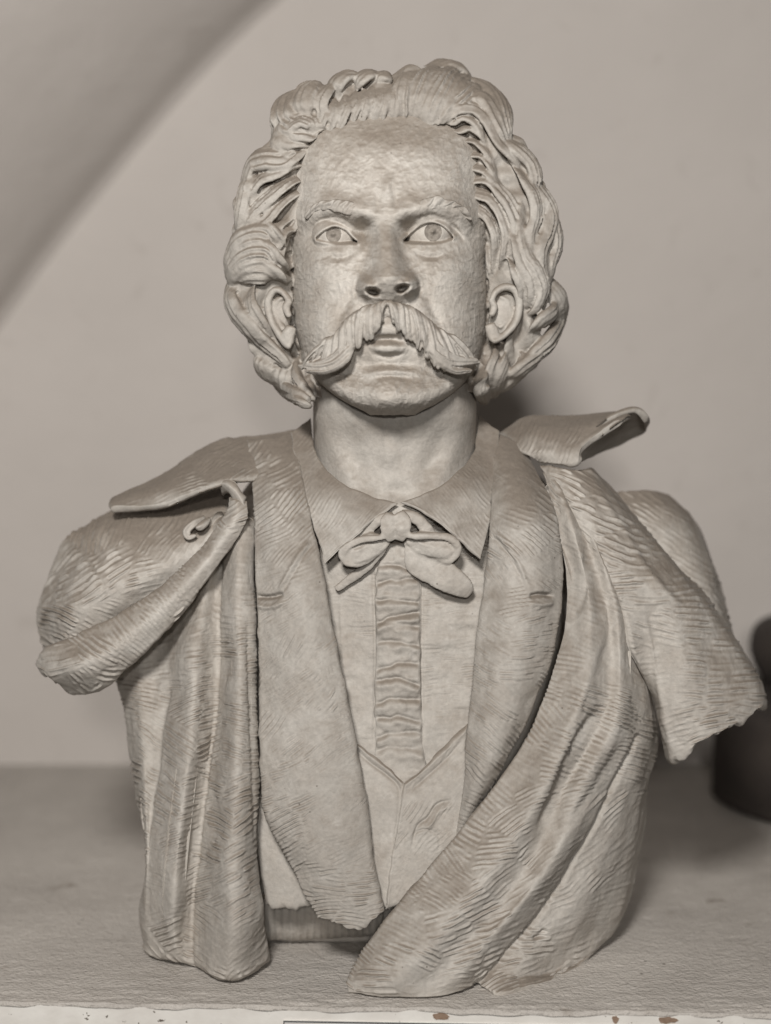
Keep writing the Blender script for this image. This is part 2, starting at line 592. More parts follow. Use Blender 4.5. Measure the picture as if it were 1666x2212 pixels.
edge = quad_box("shelf_edge", [(-1.3, y0, -0.06), (1.3, y1, -0.06), (1.3, y1 + 0.03, -0.06), (-1.3, y0 + 0.03, -0.06)],
                [(-1.3, y0, -0.0035), (1.3, y1, -0.0035), (1.3, y1 + 0.03, -0.0035), (-1.3, y0 + 0.03, -0.0035)], WHITE)
edge.parent = shelf
for (u, wd) in ((951, 0.015), (1322, 0.006), (1432, 0.016)):
    c = W(u, 2190, SL)
    x0 = c[0]
    rg = np.random.RandomState(int(u))
    pts = [(x0 + wd * 0.5 * math.cos(t) * rg.uniform(0.75, 1.1), -0.0082 + 0.0032 * math.sin(t) * rg.uniform(0.6, 1.15)) for t in np.linspace(0, 2 * math.pi, 18, endpoint=False)]
    n = len(pts)
    vb = [(p[0], fy(p[0]) + 0.0012, p[1]) for p in pts] + [(p[0], fy(p[0]) + 0.0004, p[1]) for p in pts]
    me = bpy.data.meshes.new("paint_chip")
    me.from_pydata(vb, [], [tuple(range(n, 2 * n))] + [(i, (i + 1) % n, n + (i + 1) % n, n + i) for i in range(n)])
    me.materials.append(CHIP)
    o = bpy.data.objects.new("paint_chip", me); sc.collection.objects.link(o); o.parent = shelf
# paper label on the edge, only its top shows
lx0, lx1 = W(614, 2195, SL)[0], W(1446, 2195, SR)[0]
lab = quad_box("label_strip", [(lx0, fy(lx0) - 0.0006, -0.05), (lx1, fy(lx1) - 0.0006, -0.05), (lx1, fy(lx1) + 0.0009, -0.05), (lx0, fy(lx0) + 0.0009, -0.05)],
               [(lx0, fy(lx0) - 0.0006, -0.0135), (lx1, fy(lx1) - 0.0006, -0.0135), (lx1, fy(lx1) + 0.0009, -0.0135), (lx0, fy(lx0) + 0.0009, -0.0135)], PAPER)
tag(lab, "pale grey label strip stuck on the white shelf edge", "label")
def lstrip(xa, xb, za, zb):
    return quad_box("border_line", [(xa, fy(xa) - 0.0012, za), (xb, fy(xb) - 0.0012, za), (xb, fy(xb) - 0.0005, za), (xa, fy(xa) - 0.0005, za)],
                    [(xa, fy(xa) - 0.0012, zb), (xb, fy(xb) - 0.0012, zb), (xb, fy(xb) - 0.0005, zb), (xa, fy(xa) - 0.0005, zb)], INK, lab)
lstrip(lx0, lx1, -0.0142, -0.0134)
lstrip(lx0, lx0 + 0.0009, -0.05, -0.0143)
lstrip(lx1 - 0.0009, lx1, -0.05, -0.0143)

wall = quad_box("wall", [(-2.2, WY, -0.3), (2.2, WY, -0.3), (2.2, WY + 0.1, -0.3), (-2.2, WY + 0.1, -0.3)],
                [(-2.2, WY, 2.2), (2.2, WY, 2.2), (2.2, WY + 0.1, 2.2), (-2.2, WY + 0.1, 2.2)], WALL)
tag(wall, kind="structure", label="plain warm grey plaster wall behind the bust")

# sloping rounded soffit that meets the wall at upper left
edge_px = [(-260, 1130), (-120, 900), (0, 712), (120, 545), (260, 370), (400, 205), (520, 80), (620, -10), (760, -130), (900, -260)]
e = cr(np.array(edge_px, float), 60)
E0 = W(e[:, 0], e[:, 1], np.full(60, WY))
Tn = np.gradient(E0, axis=0); Tn /= np.linalg.norm(Tn, axis=-1, keepdims=True)
out = np.stack([-Tn[:, 2], 0 * Tn[:, 0], Tn[:, 0]], -1)       # away from the wall field, to upper left
out = out * np.sign((out * np.array([-1, 0, 1.0])).sum(-1, keepdims=True))
rowsS = []
for a, b_ in ((0.0, -0.01), (0.0, 0.0), (0.011, 0.011), (0.034, 0.05), (0.093, 0.12), (0.19, 0.20), (0.36, 0.29), (0.7, 0.42), (1.0, 0.52)):
    rowsS.append(E0 + out * a + np.array([0, -b_, 0]))
S = cr(np.array(rowsS), 60)
sof = mesh_np("sloping_soffit", S.reshape(-1, 3), grid_quads(60, 60), WALL)
tag(sof, kind="structure", label="rounded sloping plaster soffit in the upper left corner")

# ------------------------------------------------------------------ dark sculpture at the right edge, behind
def lathe(name, prof, centre, mat, parent, n=64):
    prof = np.array(prof, float)
    pr = cr(prof, 60)
    a = np.linspace(0, 2 * np.pi, n, endpoint=False)
    P = np.stack([centre[0] + pr[:, :1] * np.cos(a), centre[1] + pr[:, :1] * np.sin(a), centre[2] + np.repeat(pr[:, 1:2], n, 1)], -1)
    P = P + (0.004 * noise3(P / 0.05, 4))[..., None] * np.stack([np.cos(a), np.sin(a), 0 * a], -1)
    V = P.reshape(-1, 3)
    c = len(V)
    V = np.concatenate([V, [[centre[0], centre[1], centre[2] + prof[0, 1]], [centre[0], centre[1], centre[2] + prof[-1, 1]]]])
    k = np.arange(n); b = 59 * n
    return mesh_np(name, V, grid_quads(60, n, 0, wrap=True), mat, parent,
                   tris=np.concatenate([np.stack([np.full(n, c), (k + 1) % n, k], -1), np.stack([np.full(n, c + 1), b + k, b + (k + 1) % n], -1)]))


bx, by = 0.568, 0.485
dk = empty("dark_sculpture", (bx, by, 0))
tag(dk, "blurred dark brown sculpture on round base at right edge", "sculpture")
o = lathe("base", [(0.07, 0.001), (0.155, 0.001), (0.165, 0.02), (0.163, 0.09), (0.15, 0.118), (0.09, 0.124), (0.04, 0.125)], (0, 0, 0), BROWN, dk)
o = lathe("body", [(0.04, 0.11), (0.10, 0.115), (0.105, 0.14), (0.118, 0.165), (0.122, 0.19), (0.11, 0.215), (0.06, 0.23), (0.02, 0.235)], (0, 0, 0), BROWN, dk)

# ------------------------------------------------------------------ THE BUST
bust = empty("bust_sculpture", (0.0, 0.02, 0.0))
bust_inv = np.array([0.0, 0.02, 0.0])
tag(bust, "pale clay portrait bust of a moustached man with wavy hair, bow tie and cape", "sculpture")
PX = 0.0004
Yd = lambda d: -0.06 - np.asarray(d, float) * PX


def part(o):
    return o


# ---- face
FACE_ROWS = np.array([
    # v, uc, hw, dc, dside, n
    (185, 838, 165, -175, -270, 2.1), (215, 838, 190, -140, -262, 2.1), (255, 838, 210, -100, -252, 2.1), (300, 838, 222, -63, -246, 2.1),
    (350, 838, 228, -36, -244, 2.15), (400, 838, 229, -15, -242, 2.2), (450, 839, 227, -2, -240, 2.2), (500, 840, 221, -2, -238, 2.2),
    (560, 841, 213, 14, -236, 2.15), (600, 842, 212, 27, -232, 2.1), (640, 843, 211, 40, -226, 2.1), (700, 843, 208, 52, -212, 2.1), (750, 846, 198, 54, -190, 2.1),
    (790, 847, 183, 53, -160, 2.1), (820, 847, 163, 62, -120, 2.1), (850, 848, 130, 73, -62, 2.1), (872, 848, 95, 73, -15, 2.1),
    (886, 848, 66, 56, 0, 2.1), (896, 848, 50, 20, -15, 2.1), (896, 848, 55, -30, -50, 2.1), (885, 848, 80, -120, -140, 2.1)], float)


def face_base(u, v):
    R = np.stack([np.interp(v, FACE_ROWS[:18, 0], FACE_ROWS[:18, k]) for k in range(6)], -1)
    x = np.clip(np.abs(u - R[..., 1]) / R[..., 2], 0, 0.995)
    return R[..., 4] + (R[..., 3] - R[..., 4]) * (1 - x ** R[..., 5]) ** (1 / R[..., 5])


def build_face():
    rows = FACE_ROWS
    ny = 560; nt = 420
    # denser where features are
    R = cr(rows, ny)
    th = np.linspace(-1.75, 1.75, nt)
    n = R[:, 5][:, None]
    sx = np.sign(np.sin(th)) * np.abs(np.sin(th)); cz = np.cos(th)
    xs_ = np.sign(sx)[None, :] * np.abs(sx)[None, :] ** (2 / n)
    zs_ = np.sign(cz)[None, :] * np.abs(cz)[None, :] ** (2 / n)
    u = R[:, 1][:, None] + R[:, 2][:, None] * xs_
    v = np.repeat(R[:, 0][:, None], nt, 1)
    d = R[:, 4][:, None] + (R[:, 3] - R[:, 4])[:, None] * zs_
    fw = sm(0.05, 0.35, cz)[None, :] + 0 * u          # features only on the front

    def G(u0, v0, su, sv, rot=0.0, p=2.0):
        c, s = math.cos(math.radians(rot)), math.sin(math.radians(rot))
        x = (u - u0) * c + (v - v0) * s; y = -(u - u0) * s + (v - v0) * c
        return np.exp(-((x / su) ** 2 + (y / sv) ** 2) ** (p / 2))

    def T(pts, w, p=2.0, ends=True):
        dd, t = dist_poly(u, v, curve_pts(pts, 8 * len(pts)))
        e = np.exp(-(dd / w) ** p)
        return e * (sm(0, .4, t) * sm(1, .6, t) if ends else 1)

    f = np.zeros_like(u)
    # skull and brow
    f += -14 * G(648, 400, 30, 70) - 14 * G(1030, 400, 30, 70)
    f += 9 * G(760, 330, 90, 50) + 9 * G(915, 330, 90, 50)
    brL = [(662, 472), (690, 449), (722, 443), (760, 452), (796, 464)]
    brR = [(872, 460), (895, 450), (930, 440), (975, 446), (1012, 472)]
    f += 14 * T(brL, 22, 2, False) + 14 * T(brR, 22, 2, False)
    f += 7 * T([(838, 372), (836, 410), (834, 446)], 9) - 5 * T([(812, 400), (816, 440), (812, 466)], 7) - 6 * T([(856, 408), (856, 440), (860, 462)], 7)
    f += 6 * G(835, 455, 24, 20)
    # sockets
    f += -24 * G(727, 500, 52, 25, 0) - 22 * G(936, 497, 54, 25, 0)
    f += -42 * G(784, 499, 19, 22) - 38 * G(882, 498, 17, 22)
    # cheeks
    f += 14 * G(700, 592, 52, 40, -10) + 14 * G(978, 590, 52, 40, 10)
    f += -6 * G(735, 680, 40, 60) - 6 * G(945, 680, 40, 60)
    f += -6 * T([(690, 548), (735, 558), (778, 540)], 7) - 6 * T([(885, 540), (930, 556), (990, 540)], 7)
    f += -7 * T([(770, 600), (757, 640), (738, 680), (720, 725)], 11) - 7 * T([(905, 598), (922, 640), (945, 690), (960, 735)], 11)
    # nose
    vv = np.array([455, 475, 490, 520, 550, 580, 598, 612, 626, 637, 646, 658.])
    Nh = np.interp(v, vv, [0, 9, 22, 42, 58, 70, 74, 68, 56, 44, 34, 12])
    Nw = np.interp(v, vv, [24, 21, 20, 24, 29, 36, 42, 44, 43, 40, 37, 34])
    Nu = np.interp(v, vv, [832, 832, 832, 834, 836, 838, 839, 839, 838, 836, 835, 834])
    f += Nh * np.exp(-np.abs((u - Nu) / Nw) ** 2.8)
    f += 8 * G(840, 598, 26, 20)
    f += 40 * G(791, 620, 19, 21, 0, 2.8) + 40 * G(886, 616, 19, 21, 0, 2.8)
    f += -9 * T([(779, 592), (771, 612), (770, 634), (779, 648)], 5) - 9 * T([(896, 590), (905, 608), (907, 630), (898, 645)], 5)
    f += -6 * T([(808, 600), (802, 614), (806, 622)], 6) - 6 * T([(868, 596), (876, 608), (872, 616)], 6)
    f += -48 * G(806, 630, 15, 8.5, 14, 4) - 48 * G(869, 623, 14.5, 8.5, -18, 4)
    # mouth and chin
    f += -16 * T([(796, 738), (836, 731), (880, 738)], 7, 2.4)
    f += 13 * G(838, 752, 40, 12, 0, 3.2)
    f += -7 * T([(800, 764), (838, 770), (878, 764)], 5)
    f += 10 * G(834, 708, 26, 20)
    f += -10 * G(838, 785, 70, 13)
    f += 6 * T([(765, 815), (800, 806), (846, 801), (895, 806), (930, 816)], 6)
    f += -5 * T([(790, 822), (846, 814), (905, 822)], 6)
    f += 15 * G(846, 850, 72, 30, 0, 2.6)
    f += -14 * G(755, 806, 36, 26) - 14 * G(942, 806, 36, 26)
    f += 6 * G(725, 838, 34, 22) + 6 * G(972, 838, 34, 22)
    d = d + f * fw

    # eyes: ball, lids, opening
    def eye(d, cx, cy, Rb, front, up, lo, ic, ir):
        rb = np.hypot(u - cx, v - cy)
        ball = front - Rb + np.sqrt(np.maximum(Rb ** 2 - rb ** 2, 1))
        lid = front + 5 - (Rb + 6) + np.sqrt(np.maximum((Rb + 6) ** 2 - rb ** 2, 1))
        lid = np.where(rb < Rb + 4, lid, -400)
        k = 7.0
        hmx = np.clip(0.5 + 0.5 * (lid - d) / k, 0, 1)
        d2 = d * (1 - hmx) + lid * hmx + k * hmx * (1 - hmx)
        upc = curve_pts(up, 60); loc = curve_pts(lo, 60)
        vu = np.interp(u, upc[:, 0], upc[:, 1], left=9999, right=9999)
        vl = np.interp(u, loc[:, 0], loc[:, 1], left=-9999, right=-9999)
        m = sm(-1.2, 1.2, v - vu) * sm(-5, 4, vl - v)
        ri = np.hypot(u - ic[0], v - ic[1])
        iris = -14 * sm(ir - 0.2, ir - 3.5, ri)
        bb = ball + iris
        d3 = d2 * (1 - m) + np.minimum(bb, d2 + 4) * m
        # raised lid rims
        du, _ = dist_poly(u, v, upc); dl, _ = dist_poly(u, v, loc)
        d3 = d3 + 3.6 * np.exp(-((du - 3.5) / 5.5) ** 2) * (1 - m) * sm(0, 2, vu - v) + 2.6 * np.exp(-((dl - 2.5) / 4.5) ** 2) * (1 - m) * sm(0, 2, v - vl)
        return d3

    upL = [(682, 515), (699, 500), (722, 490), (744, 497), (760, 511), (773, 522)]
    loL = [(682, 516), (699, 521), (722, 524), (744, 525), (760, 524), (773, 523)]
    upR = [(871, 519), (889, 504), (911, 488), (935, 482), (959, 491), (979, 512)]
    loR = [(871, 520), (889, 523), (912, 524), (936, 524), (960, 520), (979, 513)]
    d = eye(d, 726, 506, 47, -36, upL, loL, (721, 506), 17)
    d = eye(d, 928, 502, 50, -28, upR, loR, (936, 501), 19)
    # outer fold of the right eye
    d = d + (-6 * T([(968, 480), (988, 498), (1006, 526)], 5) + 5 * T([(975, 476), (1000, 497), (1014, 524)], 6) - 4 * T([(676, 490), (700, 474), (727, 468), (754, 480), (770, 498)], 5.0) - 4 * T([(886, 486), (908, 470), (936, 464), (964, 476)], 5.0)) * fw
    P = W(u, v, Yd(d))
    nrm_ = normals(P)
    sg = np.sign(np.mean(np.sum(nrm_[200:300, 180:240] * (CAM - P[200:300, 180:240]), -1)))
    nrm_ *= sg
    # clay skin: short curved tool ridges
    eyes = np.exp(-((u - 724) / 52) ** 4 - ((v - 506) / 28) ** 4) + np.exp(-((u - 932) / 56) ** 4 - ((v - 502) / 28) ** 4)
    n1 = noise2(u + 8 * noise2(u, v, 20, 1), v + 8 * noise2(u, v, 20, 2), 9, 11)
    n2 = noise2(u, v, 5, 12); n3 = noise2(u, v, 17, 13)
    rid = 1 - np.abs(noise2(u + 10 * noise2(u, v, 26, 5), v * 1.0 + 10 * noise2(u, v, 26, 6), 10, 14)) * 2
    D = (0.00027 * n1 + 0.00016 * n2 + 0.0003 * n3 + 0.00030 * np.clip(rid, 0, 1) ** 2) * (1 - 0.85 * np.clip(eyes, 0, 1))
    chin = np.exp(-((u - 846) / 80) ** 2 - ((v - 850) / 36) ** 2)
    D = D + chin * 0.0008 * noise2(u, v, 14, 15)
    D = D + 0.0006 * noise3(P / 0.03, 7)
    P = P + nrm_ * (D * fw)[..., None]
    return mesh_np("face", P.reshape(-1, 3) - bust_inv, grid_quads(ny, nt, flip=sg < 0), CLAY_PALE, bust)


face = build_face()


def iris(cx, cy, Rb, front, ic, ir):
    a = np.linspace(0, 2 * np.pi, 64, endpoint=False); r = np.linspace(0.02, 1.0, 26)
    A, Q = np.meshgrid(a, r)
    u = ic[0] + Q * ir * np.cos(A); v = ic[1] + Q * ir * np.sin(A)
    rb = np.hypot(u - cx, v - cy)
    d = front - Rb + np.sqrt(np.maximum(Rb ** 2 - rb ** 2, 1)) + 0.4 - 7.0 * np.clip(1 - Q ** 2, 0, 1)
    d = d + 7.5 * np.exp(-((u - ic[0] + 1) ** 2 + (v - ic[1] + 1) ** 2) / 34.0) + 0.8 * noise2(u, v, 5, 3)
    P = W(u, v, Yd(d)) - bust_inv
    return mesh_np("iris", P.reshape(-1, 3), grid_quads(26, 64, wrap=True), IRIS, face)


iris(726, 506, 47, -36, (721, 506), 17)
iris(928, 502, 50, -28, (936, 501), 19)

# ---- neck
def build_neck():
    rows = np.array([  # v, uc, hw, Yfront, Yback, lift of sides
        (790, 853, 172, -0.030, 0.13), (850, 853, 176, -0.056, 0.125), (900, 853, 177, -0.055, 0.12), (950, 853, 177, -0.046, 0.12),
        (1000, 855, 176, -0.043, 0.12), (1050, 858, 176, -0.046, 0.13), (1090, 860, 180, -0.050, 0.13), (1130, 860, 186, -0.050, 0.13)], float)
    ny, nt = 240, 300
    R = cr(rows, ny)
    a = np.linspace(0, 2 * np.pi, nt, endpoint=False)
    Yc = (R[:, 3] + R[:, 4]) / 2; Yr = (R[:, 4] - R[:, 3]) / 2
    sx = np.sin(a); cz = -np.cos(a)
    n = 2.3
    xs_ = np.sign(sx) * np.abs(sx) ** (2 / n); zs_ = np.sign(cz) * np.abs(cz) ** (2 / n)
    u = R[:, 1][:, None] + R[:, 2][:, None] * xs_[None, :]
    Y = Yc[:, None] + Yr[:, None] * zs_[None, :]
    v = np.repeat(R[:, 0][:, None], nt, 1)
    Z = W(np.full(ny, 853.0), R[:, 0], R[:, 3])[:, 2]
    X = (u - CU) / FPX * (R[:, 3][:, None] * 0 + 0.02 + 1.3) * 1.0
    P = np.stack([X, Y, np.repeat(Z[:, None], nt, 1)], -1)
    fr = np.clip(-zs_, 0, 1)[None, :]
    D = 0.0050 * np.exp(-((u - 842) / 22) ** 2 - ((v - 975) / 34) ** 2) - 0.0035 * np.exp(-((u - 775 - (v - 1000) * 0.35) / 20) ** 2 - ((v - 1000) / 70) ** 2) - 0.0035 * np.exp(-((u - 925 + (v - 1000) * 0.35) / 20) ** 2 - ((v - 1000) / 70) ** 2) + 0.003 * np.exp(-((u - 735 - (v - 1000) * 0.5) / 22) ** 2 - ((v - 1000) / 90) ** 2) + 0.003 * np.exp(-((u - 965 + (v - 1000) * 0.5) / 22) ** 2 - ((v - 1000) / 90) ** 2) - 0.004 * np.exp(-((u - 860) / 26) ** 2 - ((v - 1066) / 22) ** 2)
    D = D + 0.0009 * noise2(u, v, 40, 3) + 0.0004 * noise2(u, v, 16, 4) + 0.00016 * noise2(u, v, 6, 5)
    P[..., 1] -= D * fr
    return mesh_np("neck", P.reshape(-1, 3) - bust_inv, grid_quads(ny, nt, wrap=True, flip=True), CLAY, bust)


build_neck()

# ---- hair
HU = lambda x: 466.6 + 0.4564 * x
HV = lambda y: 112.3 + 0.4564 * y
HC = W(848, 520, -0.06 + 230 * PX) + np.array([0, 0.0, 0])


def d_hair(u, v):
    ax = np.abs(u - 848) / 368; ay = np.abs(v - 520) / np.where(v > 520, 368, 390)
    nn = np.where(v > 520, 2.9, 2.0)
    r2 = (ax ** nn + ay ** nn) ** (2 / nn)
    q = np.sqrt(np.maximum(1 - r2, 0.0))
    d = np.interp(q, [0, .15, .3, .5, .7, .8, 1], [-245, -198, -162, -130, -118, -122, -140]) - 60 * np.maximum(r2 - 1, 0)
    ears = np.exp(-((u - 1088) / 42) ** 4 - ((v - 682) / 66) ** 4) + np.exp(-((u - 602) / 36) ** 4 - ((v - 690) / 66) ** 4)
    return d + 8 * sm(420, 260, v) - 0.15 * np.maximum(v - 700, 0) - 45 * ears


HAIRLINE = np.array([(640, 790), (633, 720), (632, 640), (632, 560), (632, 490), (637, 400), (641, 335), (662, 306), (702, 280), (762, 263), (840, 254), (900, 251), (960, 265), (1002, 290), (1030, 335), (1037, 400), (1048, 490), (1053, 560), (1055, 640), (1054, 720), (1048, 790)], float)
HAIRPOLY = np.concatenate([HAIRLINE, [(1040, 900), (650, 900)]])


def hair_depth(u, v, lift):
    """hair surface that rises out of the skin along the hairline"""
    ins = np.zeros(np.shape(u), bool)
    n = len(HAIRPOLY)
    for k in range(n):
        (x0, y0), (x1, y1) = HAIRPOLY[k], HAIRPOLY[(k + 1) % n]
        if y0 != y1:
            ins ^= ((y0 > v) != (y1 > v)) & (u < (x1 - x0) * (v - y0) / (y1 - y0) + x0)
    dist, t = dist_poly(u, v, HAIRLINE)
    k = t * (len(HAIRLINE) - 1)
    qu = np.interp(k, np.arange(len(HAIRLINE)), HAIRLINE[:, 0]); qv = np.interp(k, np.arange(len(HAIRLINE)), HAIRLINE[:, 1])
    fb = np.maximum(face_base(qu, qv), np.where(qv > 480, -165, -138))
    w = sm(-8, 46, dist)
    out_ = fb * (1 - w) + (d_hair(u, v) + lift) * w
    return np.where(ins, face_base(u, v) - 13 - 0.6 * dist, out_)


hair_n = lambda C: (C - HC) / np.linalg.norm(C - HC, axis=-1, keepdims=True) + 0.25 * (CAM - C) / np.linalg.norm(CAM - C, axis=-1, keepdims=True)


def hair_base():
    nu, nr = 300, 110
    a = np.linspace(0, 2 * np.pi, nu, endpoint=False)
    rr = np.concatenate([np.linspace(0.02, 1, nr), np.linspace(0.985, 0.02, 50)])
    A, Rr = np.meshgrid(a, rr)
    front = (np.arange(len(rr)) < nr)[:, None]
    # outline of the mass, a little inside the locks
    low = np.sin(A) > 0
    k_ = np.where(low, (np.abs(np.cos(A)) ** 2.9 + np.abs(np.sin(A)) ** 2.9) ** (-1 / 2.9), 1.0)
    ru = 345 * k_; rv = np.where(low, 345, 370) * k_
    u = 848 + Rr * ru * np.cos(A); v = 520 + Rr * rv * np.sin(A)
    Yf = Yd(hair_depth(u, v, -2.0))
    Ye = Yd(d_hair(848 + ru * np.cos(A), 520 + rv * np.sin(A)) - 10)
    Yb = Ye + (0.165 - Ye) * np.sqrt(np.maximum(1 - Rr ** 2, 0))
    s = 1.36 / FPX
    P = W(u, v, np.where(front, Yf, Ye))
    P[..., 1] = np.where(front, Yf, Yb)
    g = 0.0016 * np.cos(A * 34 + 3.0 * noise3(P / 0.03, 2)) + 0.004 * noise3(P / 0.022, 3)
    n = np.stack([np.cos(A), np.where(front, -0.8, 0.8) + 0 * A, -np.sin(A)], -1)
    P = P + n * g[..., None]
    k = np.arange(nu); V = P.reshape(-1, 3); c0 = len(V); b = (len(rr) - 1) * nu
    V = np.concatenate([V, P[:1].mean(1), P[-1:].mean(1)])
    t = np.concatenate([np.stack([np.full(nu, c0), k, (k + 1) % nu], -1), np.stack([np.full(nu, c0 + 1), b + (k + 1) % nu, b + k], -1)])
    return mesh_np("hair_mass", V - bust_inv, grid_quads(len(rr), nu, wrap=True, flip=True), CLAY, bust, tris=t)


